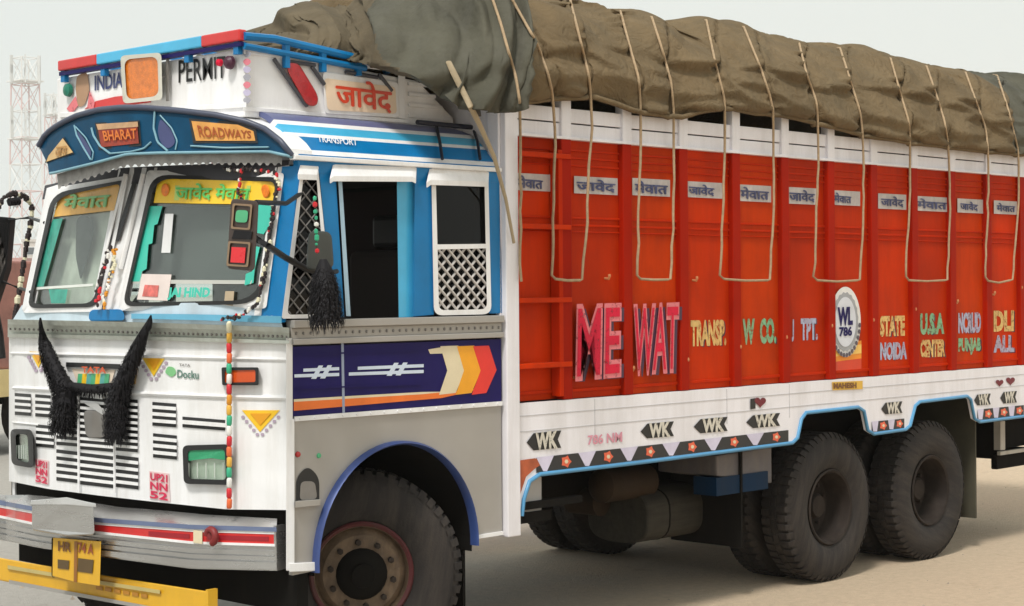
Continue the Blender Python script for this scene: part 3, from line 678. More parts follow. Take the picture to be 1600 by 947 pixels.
# blue A-post on the corner
rows = []; rows2 = []
for k in range(9):
    z = lerp(1.93, 2.72, k / 8); ul = lerp(406, 441, k / 8); vl = lerp(502, 258, k / 8); p = F(ul, vl, 0)
    rr = []; y0 = p.y
    for j in range(6):
        y = lerp(max(y0, .03), 0.0, j / 5); rr.append(Vector((XF(y, z), y - .001, z)))
    rr.append(Vector((XF(0, z) + .012, -.003, z))); rows.append(rr); rows2.append([a + Vector((.03, .03, 0)) for a in rr])
part('corner_post', MB().solid(rows, rows2), blue, smooth=40)
# centre post slot
part('centre_post_slot', quad(MB(), F, (207, 284), (214, 284), (186, 376), (178, 378), .010, .008, 2, 4), black)
mb = MB()
for a, b in (((197, 272), (160, 420)), ((224, 272), (188, 420))): mb.tube([F(*a, .012), F(lerp(a[0], b[0], .5), lerp(a[1], b[1], .5), .012), F(*b, .012)], .014, 8)
part('centre_post_bead', mb, white, smooth=50)
# stickers on the glass
mb = MB()
ribbon(mb, F, [(247, 279), (433, 284)], [(240, 317), (428, 320)], 8, 2, .002, .003); part('windscreen_banner', mb, M('yellow_film', (.86, .55, .03), .3, var=.12), wn)
mb = MB(); poly(mb, F, [(274, 290), (392, 290), (388, 313), (272, 313)], .0045, .002); part('banner_patch', mb, M('pale_green_film', (.45, .6, .15), .35, var=.3, scale=12), wn)
lettering('जावेद मेवात', F, ((276, 286), (392, 289), (388, 312), (274, 312)), lgreen, wn, .008, .04)
for u, v in ((258, 297), (414, 299)):
    c_ = F(u, v, .006); part('banner_flower', MB().lathe([(.036, 0), (.03, -.003), (.0005, -.004)], c_, (1, 0, 0), 12), M('orange_flower', (.8, .2, .01), .4, var=.3, scale=40), wn)
mb = MB()
for px in ([(233, 322), (254, 322), (246, 350), (241, 352), (238, 380), (232, 382), (229, 420), (222, 424), (218, 440), (204, 440), (212, 400), (221, 366)], [(404, 320), (427, 322), (421, 352), (412, 366), (402, 364)], [(400, 385), (406, 386), (398, 420), (396, 442), (382, 446), (384, 428), (394, 424)]):
    poly(mb, F, px, .003, .002)
part('windscreen_sticker', mb, mint, wn)
ribbon(mb := MB(), F, [(204, 437), (394, 438)], [(202, 443), (392, 444)], 8, 2, .003, .002); part('windscreen_strip', mb, M('pale_strip', (.5, .5, .46), .4), wn)
part('windscreen_sticker', poly(MB(), F, [(222, 428), (268, 429), (262, 470), (214, 468)], .005, .002), M('pale_sticker', (.72, .62, .58), .5), wn)
part('windscreen_sticker', poly(MB(), F, [(226, 445), (248, 446), (246, 464), (222, 463)], .007, .002), M('rose_sticker', (.6, .14, .12), .5, var=.4, scale=30), wn)
lettering('JAI HIND', F, ((264, 450), (328, 450), (326, 468), (262, 468)), mint, wn, .005, .05)
part('windscreen_sticker', poly(MB(), F, [(352, 455), (366, 455), (364, 478), (350, 476)], .006, .002), M('tan_sticker', (.42, .33, .22), .5), wn)
part('bright_streak', poly(MB(), F, [(258, 334), (271, 334), (266, 395), (252, 395)], .002, .002), M('white_strip', (.68, .68, .68), .5), wn)  # bright streak in the glass, put in as white colour
ribbon(mb := MB(), F, [(92, 304), (189, 287)], [(84, 339), (183, 328)], 6, 2, .002, .003); part('windscreen_banner', mb, M('orange_yellow_film', (.74, .42, .10), .3, var=.3, scale=8), wf)
lettering('मेवात', F, ((104, 305), (172, 297), (168, 323), (98, 326)), M('leaf_green_film', (.22, .5, .18), .4), wf, .007, .05)
mb = MB(); poly(mb, F, [(82, 343), (98, 341), (76, 420), (68, 448), (50, 448), (61, 410)], .003, .002); poly(mb, F, [(76, 452), (106, 452), (102, 474), (80, 474)], .003, .002); part('windscreen_sticker', mb, M('deep_mint_film', (.05, .33, .25), .4, var=.35, scale=14), wf)
ribbon(mb := MB(), F, [(54, 449), (146, 443)], [(53, 453), (145, 447)], 6, 2, .004, .002); part('windscreen_strip', mb, M('pale_strip_two', (.68, .7, .66), .4), wf)

# ---------------- cab interior and hidden shell
cabin = part('cab_shell', MB().box(1.49, XE, .03, W - .33, 1.0, 2.76).box(.2, XE, .02, W - .02, 1.60, 1.64).box(.25, XE, .03, W - .33, 2.71, 2.75), inter)
part('far_cab_side', MB().box(.02, XE, W - .03, W, .66, 1.86), white)
part('far_cab_side', MB().box(.3, XE, W - .33, W - .30, 2.62, 2.75).box(.36, .5, W - .33, W - .30, 1.86, 2.62).box(.9, 1.0, W - .33, W - .30, 1.86, 2.62).box(1.4, XE, W - .33, W - .30, 1.86, 2.62).box(.1, XE, W - .33, W, 1.84, 1.87), white)
part('rear_cab_curtain', MB().box(1.40, 1.42, .1, W - .4, 1.66, 2.68), M('dark_curtain', (.035, .02, .02), .85, var=.2), cabin)
part('dashboard', MB().box(.0, .35, .08, W - .08, 1.72, 1.93), M('dash_grey', (.09, .09, .09), .6), cabin, bevel=.03)
for y0, y1 in ((.25, .95), (1.75, 2.3)):
    part('seat', MB().box(.75, 1.25, y0, y1, 1.64, 1.85).box(1.2, 1.36, y0, y1, 1.8, 2.32), seatm, cabin, bevel=.04)
    part('headrest', MB().box(1.2, 1.32, (y0 + y1) / 2 - .14, (y0 + y1) / 2 + .14, 2.33, 2.52), black, cabin, bevel=.03)
mb = MB(); cx_, cy_, cz_ = .5, 1.98, 2.1; pts = []
for k in range(28):
    a = 2 * math.pi * k / 28; pts.append((cx_ + .1 * math.sin(a), cy_ + .25 * math.cos(a), cz_ + .23 * math.sin(a)))
mb.tube(pts, .018, 8, closed=True); mb.tube([(.28, cy_, 1.85), (cx_, cy_, cz_)], .03, 8)
for a in (0, 2.1, 4.2): mb.tube([(cx_, cy_, cz_), (cx_ + .1 * math.sin(a), cy_ + .25 * math.cos(a), cz_ + .23 * math.sin(a))], .012, 6)
part('steering_wheel', mb, black, cabin, smooth=50)

ss = part('grey_backing', poly(MB(), F, rounded([(240, 321), (402, 325), (388, 440), (220, 438)], 6, 4), -.09, .01), M('grey_backing_tone', (.12, .12, .125), .7, var=.1), cabin)  # added board giving the near pane even grey, hides bright openings behind
part('bright_backing', ribbon(MB(), F, [(84, 336), (192, 326)], [(50, 476), (158, 474)], 14, 6, -.10, .01), M('bright_backing_tone', (.80, .75, .70), .9, var=.25, scale=9, dirt=.45, dcol=(.4, .34, .3)), cabin)  # added pale sheet, stands in for bright reflections in the far pane
part('dark_silhouette', poly(MB(), F, rounded([(119, 342), (132, 334), (147, 346), (146, 372), (126, 440), (118, 400)], 8, 4), -.06, .02), M('silhouette_dark', (.05, .05, .05), .85), cabin)  # flat dark card added as a silhouette behind the far glass

# ---------------- front panel with grille
ft = [(14, 524), (200, 529), (355, 534), (452, 536)]; fb = [(16, 752), (75, 764), (160, 775), (240, 784), (355, 796), (452, 797)]
U_ = [lerp(14, 452, (k / 40)) for k in range(41)]
FT = [(u, by_u(ft, u)) for u in U_]; FB = [(u, by_u(fb, u)) for u in U_]
fp = part('front_panel', MB().solid(rows_of(F, FT, FB, 0, 10), rows_of(F, FT, FB, -.03, 10)), white, smooth=35)
def fline(pts, r=.008, mt=white, name='pressed_line'):
    part(name, MB().tube([F(x, y, .002) for x, y in along(pts, 20)], r, 6), mt, fp, smooth=50)
fline([(18, 552), (200, 556), (355, 560), (450, 562)], .010); fline([(22, 606), (200, 614), (355, 620), (450, 622)], .013); fline([(354, 540), (354, 794)], .007)
fline([(20, 660), (60, 664)], .006)
def fslope(u, v): return (v - 473) / (u + 2054)
def slot_block(u0, u1, v0, n, pitch=10.2, h=5.2):
    s_ = fslope((u0 + u1) / 2, v0 + n * pitch / 2)
    vv = lambda u, k, d: v0 + k * pitch + d + s_ * (u - u0)
    mb = MB(); quad(mb, F, (u0, vv(u0, 0, 0)), (u1, vv(u1, 0, 0)), (u1, vv(u1, n - 1, h)), (u0, vv(u0, n - 1, h)), .004, .004, 4, 2)
    g = part('grille_recess', mb, black, fp)
    for k in range(n - 1):
        quad(m2 := MB(), F, (u0, vv(u0, k, h)), (u1, vv(u1, k, h)), (u1, vv(u1, k + 1, 0)), (u0, vv(u0, k + 1, 0)), .018, .016, 4, 2)
        part('grille_slat', m2, white, fp)
slot_block(23, 48, 614, 4, 9.6); slot_block(55, 79, 616, 4, 9.8); slot_block(56, 84, 663, 4, 9.8)
slot_block(88, 121, 624, 8, 9.4); slot_block(125, 177, 620, 9, 9.6); slot_block(181, 215, 622, 9, 9.6)
slot_block(88, 121, 702, 5, 10.8, 5.6); slot_block(125, 177, 707, 5, 11, 5.8); slot_block(181, 216, 711, 5, 11, 5.8)
slot_block(238, 275, 628, 4, 10.6); slot_block(239, 276, 677, 4, 10.8); slot_block(285, 354, 651, 2, 11.5, 5)
mb = MB()
for u in (122, 178): mb.tube([F(u, 615, .02), F(u + 1, 770, .02)], .007, 6)
part('grille_bar', mb, white, fp)
part('grille_badge_bar', quad(MB(), F, (103, 566), (188, 569), (188, 577), (103, 573), .02, .02, 4), black, fp)
part('badge_plate', poly(MB(), F, [(112, 576), (180, 578), (172, 604), (122, 602)], .006, .005), M('badge_cream', (.75, .62, .5), .4), fp)
lettering('TATA', F, ((128, 573), (165, 574), (165, 583), (128, 582)), M('badge_red', (.66, .1, .03), .4), fp, .024, .03)
mb = MB()
for k in range(7): poly(mb, F, [(122 + k * 7, 584), (129 + k * 7, 584), (127 + k * 7, 602), (120 + k * 7, 602)], .011, .003, mi=k % 3)
part('badge_stripe', mb, [green, byellow, M('aqua', (.1, .4, .35), .4)], fp)
part('grille_emblem', poly(MB(), F, rounded([(130, 640), (168, 644), (166, 684), (134, 684)], 10, 5), .03, .02), steel, fp, bevel=.006)
mb = MB(); poly(mb, F, [(126, 612), (160, 616), (160, 624), (126, 620)], .03, .01); poly(mb, F, [(128, 628), (152, 630), (170, 650), (160, 648)], .034, .01); part('grille_emblem', mb, M('silver', (.6, .6, .6), .3, metal=.5), fp)
# painted triangles
def tri(a, b, c):
    part('painted_triangle', poly(MB(), F, [a, b, c], .005, .003), byellow, fp)
    cx, cy = (a[0] + b[0] + c[0]) / 3, (a[1] + b[1] + c[1]) / 3
    mb = MB(); k = .55
    poly(mb, F, [(cx + (p[0] - cx) * k, cy + (p[1] - cy) * k) for p in (a, b, c)], .008, .003); part('painted_triangle', mb, M('amber_tri', (.75, .33, .01), .4), fp)
    mb = MB()
    for e in (a, b):
        for i in range(5):
            f_ = .2 + i * .2; x, y = lerp(e[0], c[0], f_), lerp(e[1], c[1], f_); x += (4 if e is b else -4); y += 4
            poly(mb, F, rounded([(x - 2.6, y - 2.6), (x + 2.6, y - 2.6), (x + 2.6, y + 2.6), (x - 2.6, y + 2.6)], 2, 3), .005, .003)
    part('painted_dots', mb, M('violet_dots', (.42, .33, .42), .5), fp)
tri((378, 641), (437, 641), (406, 675)); tri((220, 556), (259, 557), (240, 588)); tri((46, 549), (70, 551), (60, 575))
mb = MB(); poly(mb, F, [(200, 580), (214, 575), (212, 600), (204, 602)], .005, .003); part('painted_patch', mb, gold, fp)
# green swirl and lettering
mb = MB(); poly(mb, F, rounded([(257, 582), (262, 572), (272, 574), (276, 583), (268, 590)], 4, 4), .005, .003); part('painted_swirl', mb, M('swirl_green', (.2, .5, .22), .4), fp)
lettering('TATA', F, ((280, 568), (297, 569), (297, 573), (280, 572)), steel, fp, .005, .02)
lettering('Docku', F, ((277, 578), (310, 580), (310, 592), (277, 590)), M('dark_green_letters', (.1, .2, .16), .5), fp, .005, .02)
# red number patches
for q in (((54, 716), (76, 720), (76, 758), (55, 754)), ((233, 736), (264, 740), (266, 784), (234, 779))):
    part('number_patch', poly(MB(), F, q, .005, .004), M('rose_patch', (.75, .55, .55), .5), fp)
    (x0, y0), (x1, y1) = q[0], q[1]; h = q[2][1] - y1
    for i, s_ in enumerate(('UP21', 'NN', '52')):
        a = .06 + i * .32; lettering(s_, F, ((x0 + 2, y0 + h * a), (x1 - 3, y1 + h * a), (x1 - 3, y1 + h * (a + .25)), (x0 + 2, y0 + h * (a + .25))), M('crimson_letters', (.62, .02, .08), .5), fp, .009, .03)
# indicator
ind = part('indicator', ring(MB(), F, rounded([(346, 574), (404, 574), (404, 602), (347, 602)], 3), rounded([(351, 579), (399, 578), (399, 597), (351, 598)], 3), .045, .045), gask)
part('lens', poly(MB(), F, [(350, 578), (400, 577), (400, 598), (350, 599)], .038, .02), amber if False else M('orange_lens', (.62, .08, .01), .18, coat=.4), ind)
# headlights
for px, gcol in (([(289, 700), (355, 698), (357, 754), (291, 752)], 1), ([(20, 674), (47, 675), (49, 728), (22, 722)], 0)):
    hl = part('headlight', ring(MB(), F, rounded(grow(px, 4), 9), rounded(grow(px, -4), 6), .035, .05), black, smooth=40)
    part('reflector_bowl', poly(MB(), F, rounded(grow(px, -3), 7), .006, .004), chrome, hl)
    mb = MB()
    for k in range(5):
        u = lerp(px[0][0] + 6, px[1][0] - 6, k / 4); mb.tube([F(u, lerp(px[0][1], px[3][1], .45), .026), F(u, px[3][1] - 5, .026)], .003, 5)
    part('lens_rib', mb, M('lens_rib_glass', (.6, .64, .6), .1), hl)
    part('lens', poly(MB(), F, rounded(grow(px, -3), 7), .024, .004), glass, hl)
    if gcol: part('lens_tint', poly(MB(), F, [(294, 703), (352, 702), (352, 719), (330, 716), (294, 720)], .029, .002), M('green_lens_film', (.03, .3, .14), .25), hl)
# dark gap under the front panel
ribbon(mb := MB(), F, [(18, 750), (160, 770), (355, 790), (452, 795)], [(18, 790), (160, 812), (355, 830), (452, 870)], 20, 2, -.06, .03); part('under_panel', mb, soot)
part('bumper_support', MB().box(.05, .12, .02, W - .02, .45, .95), soot)

# ---------------- bumper
bt = [(-6, 752), (60, 770), (150, 789), (300, 808), (432, 813)]
b1 = [(-6, 783), (60, 795), (150, 811), (300, 822), (432, 826)]; b2 = [(-6, 808), (60, 822), (150, 834), (300, 850), (432, 854)]; b3 = [(-6, 842), (60, 856), (150, 869), (300, 889), (432, 892)]
def bsolid(mb, a, b, off, th, n=30, mi=0): return ribbon(mb, B, a, b, n, 2, off, th, mi)
bump = part('bumper', bsolid(MB(), b1, b3, 0, .06), alu2, smooth=30)
up = lambda pl, d: [(x, y + d) for x, y in pl]
# top shelf of the bumper: from the front edge back to the panel
fr = [B(x, y, .02) for x, y in along(b1, 30)]; bk = [Vector((XF(min(max(p.y, 0), W), .9) + .02, p.y + .03, p.z + .045)) for p in fr]
part('bumper_top', MB().solid([fr, bk], [[p - Vector((0, 0, .02)) for p in fr], [p - Vector((0, 0, .02)) for p in bk]]), alu2, bump, smooth=30)
bsolid(mb := MB(), up(b1, -2), up(b1, 5), .03, .03); part('bumper_stripe', mb, M('bumper_blue_grey', (.16, .2, .33), .4, metal=.3), bump)
bsolid(mb := MB(), up(b1, 5), up(b1, 9), .022, .03); bsolid(mb, up(b2, -4), up(b2, 0), .022, .03); part('bumper_stripe', mb, white, bump)
bsolid(mb := MB(), up(b1, 9), up(b2, -4), .018, .03); part('bumper_stripe', mb, red, bump)
bsolid(mb := MB(), up(b2, 0), up(b2, 6), -.005, .03); part('bumper_groove', mb, black, bump)
bsolid(mb := MB(), up(b2, 7), up(b2, 14), .016, .03); bsolid(mb, up(b2, 16), up(b2, 22), .022, .03); bsolid(mb, up(b2, 25), up(b3, -2), .03, .04); part('bumper_rib', mb, alu2, bump, smooth=30)
for u0, u1 in ((232, 296), (340, 420)):
    ribbon(mb := MB(), B, [(u0, by_u(b1, u0) + 13), (u1, by_u(b1, u1) + 13)], [(u0, by_u(b1, u0) + 20), (u1, by_u(b1, u1) + 20)], 6, 2, .0215, .003); part('bumper_lettering_bar', mb, M('deep_red_bar', (.32, .01, .02), .4), bump)
cb = [(50, 786), (104, 782), (146, 790), (148, 836), (104, 838), (50, 828)]
part('bumper_box', poly(MB(), B, rounded(cb, 4, 3), .12, .13), alu2, bump, bevel=.012)
part('bumper_box_lid', poly(MB(), B, [(48, 782), (104, 777), (150, 787), (150, 793), (104, 789), (48, 789)], .125, .14), M('bright_aluminium', (.7, .7, .7), .3, metal=.6), bump, bevel=.004)
mb = MB(); quad(mb, B, (302, 828), (316, 830), (316, 850), (302, 848), .03, .02); part('bumper_patch', mb, cream, bump)
mb = MB(); a = B(330, 838, .05)
pts = [a + Vector((0, .035 * math.cos(t_), .035 * math.sin(t_))) for t_ in [k * .45 for k in range(11)]]
mb.tube(pts, .018, 8); mb.tube([B(330, 838, -.01), a], .022, 8); part('tow_hook', mb, M('dark_red_hook', (.2, .015, .015), .5), bump, smooth=50)
# end cap
e0 = B(432, 826, .03); part('bumper_end', MB().prism([B(431, 822, .03), B(433, 892, .03), B(433, 892, .03) + Vector((.22, .05, 0)), B(431, 822, .03) + Vector((.22, .05, 0))], (0, .02, 0)), alu2, bump)

# ---------------- yellow lower guard and number plates
gd = part('lower_guard', ribbon(MB(), L, [(-20, 868), (60, 882), (200, 905), (325, 924)], [(-20, 903), (60, 919), (200, 944), (325, 962)], 10, 2, 0, .10), yellow, bevel=.008)
mb = MB()
ribbon(mb, L, [(12, 883), (130, 903), (250, 922)], [(12, 889), (130, 909), (250, 928)], 6, 2, .012, .012); part('guard_strip', mb, M('pale_guard_strip', (.52, .42, .16), .5), gd)
ribbon(mb := MB(), L, [(14, 906), (130, 928), (250, 950)], [(14, 912), (130, 934), (250, 956)], 6, 2, .018, .02); part('guard_strip', mb, alu, gd)
mb = MB()
for k in range(6): u = 150 + k * 14; ribbon(mb, L, [(u, 915 + k * 2.4), (u + 10, 917 + k * 2.4)], [(u, 921 + k * 2.4), (u + 10, 923 + k * 2.4)], 2, 2, .006, .004)
part('guard_lettering_blocks', mb, M('ochre_marks', (.45, .2, .02), .5), gd)
part('guard_end', MB().prism([L(325, 922, 0), L(325, 962, 0), L(325, 962, 0) + Vector((.06, 0, 0)), L(325, 922, 0) + Vector((.06, 0, 0))], (0, .02, 0)), yellow, gd)
npl = part('number_plate', poly(MB(), L, [(83, 840), (158, 846), (156, 916), (118, 910), (82, 900)], .13, .012), yellow, bevel=.003)
part('plate_hanger', MB().tube([L(84, 842, .11), L(84, 900, .0)], .012, 6).tube([L(152, 846, .11), L(152, 910, .0)], .012, 6), soot, npl)
mb = MB(); poly(mb, L, [(116, 846), (121, 846), (120, 910), (115, 909)], .134, .004); part('plate_groove', mb, M('plate_brown', (.3, .12, .02), .5), npl)
mb = MB(); poly(mb, L, [(90, 874), (108, 876), (107, 890), (90, 888)], .135, .004); poly(mb, L, [(122, 872), (146, 875), (144, 896), (121, 893)], .135, .004); part('plate_window', mb, M('plate_dark', (.1, .06, .02), .5), npl)
lettering('HR', L, ((91, 846), (110, 848), (110, 862), (91, 860)), M('plate_letters', (.16, .06, .01), .5), npl, .136, .03)
lettering('74 A', L, ((122, 848), (146, 851), (145, 866), (122, 863)), M('plate_letters_two', (.3, .07, .02), .5), npl, .136, .03)

# ---------------- mirrors
def mirror_arm(pts, parent, r=.013): part('mirror_arm', MB().tube(pts, r, 8), black, parent, smooth=50)
YM = -.28
def Mr(u, v, off=0.0): return hit(u, v, 0, -.52 - off)
mir = part('side_mirror', poly(MB(), Mr, rounded([(361, 310), (404, 314), (398, 424), (354, 420)], 8, 4), 0, .05), M('brown_mirror_case', (.055, .035, .028), .5), bevel=.006)
part('mirror_reflector', poly(MB(), Mr, rounded([(369, 328), (388, 329), (386, 348), (367, 347)], 5, 4), .006, .006), green, mir)
part('mirror_reflector', poly(MB(), Mr, [(362, 386), (384, 387), (382, 411), (360, 410)], .006, .006), M('bright_red_reflector', (.75, .02, .03), .3), mir)
mb = MB()
for px in ([(365, 319), (393, 321), (389, 358), (362, 356)], [(358, 378), (390, 380), (386, 416), (355, 414)]): ring(mb, Mr, rounded(grow(px, 1.5), 3), rounded(grow(px, -1.5), 3), .008, .008)
part('mirror_trim', mb, M('dull_tan_trim', (.26, .17, .10), .5), mir)
mb = MB(); poly(mb, Mr, [(366, 360), (394, 362), (392, 374), (362, 373)], .006, .006); part('mirror_tassel_band', mb, hair, mir)
mirror_arm([Mr(392, 368, -.02), Mr(420, 385, -.03), S(445, 402, .06), S(478, 420, .05), S(506, 428, .0)], mir, .016)
mirror_arm([Mr(400, 316, -.02), S(447, 318, .05), S(470, 302, .0)], mir, .012)
dm = part('door_mirror', poly(MB(), lambda u, v, off=0: S(u, v, .16 + off), rounded([(482, 360), (518, 362), (522, 420), (478, 424)], 12, 5), 0, .05), M('dark_mirror_back', (.045, .05, .045), .35), bevel=.01)
mirror_arm([S(500, 430, .14), S(526, 424, .02)], dm)
FMx = .10
def fm(u, v): return hit(u, v, 1, W + .42)
fmi = part('side_mirror', MB().prism([fm(-8, 338), fm(17, 340), fm(10, 420), fm(-10, 480)], (.05, .02, 0)), black, bevel=.006)
part('mirror_glass', MB().prism([fm(-8, 346), fm(13, 348), fm(8, 412), fm(-10, 462)], (-.004, 0, 0)), M('grey_mirror', (.3, .27, .25), .2), fmi)
mirror_arm([fm(-10, 480), fm(-2, 520), fm(2, 560)], fmi, .03); mirror_arm([fm(12, 344), fm(46, 340), F(70, 348, .01)], fmi, .010); mirror_arm([fm(4, 440), fm(30, 450), F(48, 456, .01)], fmi, .010)

# ================================================================== CARGO BODY
ZR0, ZR1 = 1.437, 2.968
X0, XN = 1.53, 8.74
body = part('cargo_floor', MB().box(X0, XN, .04, W - .04, 1.36, 1.44), soot)
part('body_front_wall', MB().box(X0, X0 + .05, .02, W - .02, 1.3, 3.24), skirtw)
part('body_far_wall', MB().box(X0, XN, W - .04, W, 1.1, 3.2), orange)
part('body_rear_wall', MB().box(XN - .05, XN, .0, W, 1.3, 3.2), orange)
part('corner_post', MB().box(X0, 1.635, -.035, .06, .685, 3.2).box(X0 - .02, X0, .0, .09, 1.9, 3.19), skirtw, bevel=.006)
part('cargo', MB().box(X0 + .06, XN - .06, .12, W - .1, 1.44, 3.10), M('dark_load', (.03, .028, .025), .9))
posts = [2.07 + .5525 * k for k in range(12)]
pw = .085
strips = [(805, 862, 270, 297), (897, 965, 275, 302), (988, 1047, 278, 305), (1072, 1130, 283, 308), (1153, 1205, 288, 314), (1229, 1277, 292, 318), (1299, 1344, 297, 320), (1372, 1416, 302, 326), (1429, 1483, 306, 329), (1496, 1542, 310, 332), (1553, 1590, 313, 334)]
words_ = ['मेवात', 'जावेद', 'मेवात', 'जावेद', 'मेवात', 'जावेद', 'मेवात', 'जावेद', 'मेवात', 'जावेद', 'मेवात']
strip_m = M('slogan_strip', (.50, .45, .42), .6, var=.25, scale=9, dirt=.6, dcol=(.26, .25, .28)); strip_t = M('slogan_ink', (.05, .06, .15), .55, var=.3, worn=.3, dirt=.4, dcol=(.2, .19, .22))
orange_b = M('brick_orange_body_paint', (.46, .027, .001), .52, var=.2, scale=2.0, dirt=.5, dcol=(.20, .016, .006), bump=.6, bscale=5, spec=.07)
orange_c = M('worn_orange_body_paint', (.52, .042, .002), .55, var=.2, scale=2.6, dirt=.55, dcol=(.20, .016, .006), bump=.6, bscale=3.5, spec=.07)
pm = M('orange_red_rib_paint', (.5, .026, .001), .5, spec=.06, var=.15, scale=4, dirt=.3, dcol=(.25, .015, .006))
panels = []
edges = [1.62] + posts
YP = .028                                                       # face of the red sheets
for k in range(len(edges) - 1):
    a, b = edges[k] + (.01 if k == 0 else pw / 2), edges[k + 1] - pw / 2
    y = YP + (.03 if k == 0 else 0)
    sp = part('side_panel', MB().box(a - .02, b + .02, y, y + .02, ZR0, ZR1), (orange, orange_b, orange_c, orange, orange_c, orange_b, orange)[k % 7]); panels.append(sp)
    mb = MB()
    for z, h in ((2.90, .012), (2.855, .012), (2.81, .012), (2.50, .014), (2.455, .014), (2.42, .008), (1.475, .02)):
        mb.box(a, b, y - .012, y, z, z + h)
    part('panel_rib', mb, pm, sp, bevel=.003)
    # white rails above
    part('top_plank', MB().box(a - .02, b + .02, .006, .03, 2.978, 3.058), skirtw, sp, bevel=.004)
    part('top_plank', MB().box(a - .02, b + .02, .003, .03, 3.066, 3.15), skirtw, sp, bevel=.004)
    if k < len(strips):
        u0, u1, v0, v1 = strips[k]
        yy = -y + .012
        q = ((u0, v0), (u1, v0 + (u1 - u0) * .055), (u1, v1 + (u1 - u0) * .045), (u0, v1))
        sg = part('slogan_strip', poly(MB(), S, q, yy, .012), strip_m, sp)
        g_ = 4
        lettering(words_[k], S, ((u0 + 5, v0 + 4), (u1 - (4 if k % 3 else 14), v0 + 4 + (u1 - u0) * .055), (u1 - (4 if k % 3 else 14), v1 - 4 + (u1 - u0) * .045), (u0 + 5, v1 - 4)), strip_t, sp, yy + .003, .05)
for x in posts:
    if x > 8.6: continue
    po = part('body_post', MB().box(x - pw / 2, x + pw / 2, -.012, YP + .02, ZR0, ZR1), dorange, bevel=.006)
    part('post_head', MB().box(x - pw / 2, x + pw / 2, -.014, YP + .02, ZR1 + .002, 3.27), skirtw, po, bevel=.005)
part('top_rail', MB().box(1.63, XN, -.018, .03, ZR1 - .004, ZR1 + .014), skirtw, bevel=.003)
# ladder in the first bay
mb = MB()
for v in (243, 355, 470, 572):
    z = S(840, v).z; part('ladder_rung', MB().box(1.64, 2.09, -.03, .05, z - .012, z + .018), orange, panels[0], bevel=.004)
part('ladder_stile', MB().box(1.99, 2.025, -.02, .05, ZR0 + .02, 2.90), pm, panels[0], bevel=.004)
# hooks
hook = MB().tube([(0, 0, 0), (0, -.03, -.003), (0, -.038, .012), (0, -.034, .024)], .009, 6)
h0 = None
for u, v in ((945, 435), (1082, 438), (895, 590), (983, 578), (1068, 565), (1150, 545), (1222, 530), (1293, 512), (1358, 503), (1424, 486), (1490, 473), (1548, 460), (1590, 452)):
    p_ = S(u, v, -YP)
    if h0 is None: h0 = o = part('rope_hook', hook, M('worn_hook', (.48, .19, .07), .6), bevel=0)
    else: o = h0.copy(); COL.objects.link(o); o.parent = T
    o.location = p_

# body lettering
def upix(p):
    d = Vector(p) - CAM; w_ = d.dot(FWD); a0, b0 = d.dot(RGT) / w_ * FPX, -d.z / w_ * FPX
    return 800 + a0 * math.cos(RO) + b0 * math.sin(RO)
part_of = {'W': (0, .44), 'CO.': (.52, 1), 'J': (0, .2), 'TPT.': (.3, 1)}
def blet(s, q, mt, shadow=True, bold=.03, shear=0.0, off=-YP + .006):
    xc = S((q[0][0] + q[1][0]) / 2, q[0][1], -YP).x; k = max([0] + [i for i in range(len(posts)) if posts[i] < xc])
    lo = upix((posts[k] + pw / 2, -.012, 1.9)) + 3; hi = upix((posts[k + 1] - pw / 2, YP, 1.9)) - 3
    if s in part_of: lo, hi = lerp(lo, hi, part_of[s][0]), lerp(lo, hi, part_of[s][1])
    a_, b_ = max(q[0][0], lo), min(q[1][0], hi); q = ((a_, q[0][1]), (b_, q[1][1]), (b_, q[2][1]), (a_, q[3][1]))
    if shadow:
        d = 1.6 if abs(q[0][1] - q[3][1]) < 60 else 7
        lettering(s, S, tuple((x + d, y + d * .8) for x, y in q), purple, T, off - .003, bold, shear, 'lettering')
    return lettering(s, S, q, mt, T, off + .002, bold, shear)
for s_, q in (('ME', ((904, 483), (969, 481), (968, 582), (902, 588))), ('WAT', ((992, 482), (1060, 479), (1058, 576), (990, 581)))):
    lettering(s_, S, tuple((x + 5, y + 4) for x, y in q), purple, T, .016, .03)
    lettering(s_, S, q, lpink, T, .022, .052)
    lettering(s_, S, q, pink, T, .026, .004)
def q4(u0, u1, v0, v1, sl=-.02): return ((u0, v0), (u1, v0 + sl * (u1 - u0)), (u1, v1 + sl * 1.6 * (u1 - u0)), (u0, v1))
yl = M('faded_yellow_letters', (.72, .48, .16), .5, var=.2, scale=14, worn=.5, dirt=.6, dcol=(.42, .08, .03)); gr = M('faded_green_letters', (.18, .45, .25), .5, var=.25, scale=14, worn=.5, dirt=.6, dcol=(.42, .08, .03)); bu = M('faded_blue_letters', (.38, .42, .56), .5, var=.25, scale=14, worn=.5, dirt=.6, dcol=(.42, .08, .03))
for s_, u0, u1, v0, v1, mt in (('TRANSP.', 1074, 1134, 503, 539, yl), ('W', 1153, 1178, 501, 536, gr), ('CO.', 1183, 1212, 500, 535, gr), ('J', 1226, 1240, 501, 532, bu), ('TPT.', 1245, 1277, 500, 530, bu)):
    blet(s_, q4(u0, u1, v0, v1), mt, bold=.055, off=-YP + .002)
for s_, u0, u1, v0, v1, mt in (('STATE', 1371, 1413, 496, 524, yl), ('U.S.A', 1433, 1474, 492, 521, gr), ('NCRUD', 1495, 1540, 491, 519, bu), ('DLI', 1554, 1583, 488, 516, yl), ('NOIDA', 1372, 1418, 537, 561, bu), ('CENTER', 1430, 1480, 533, 557, yl), ('PUNJAB', 1496, 1545, 530, 554, gr), ('ALL', 1554, 1584, 526, 549, bu)):
    blet(s_, q4(u0, u1, v0, v1), mt, bold=.06, off=-YP + .002)
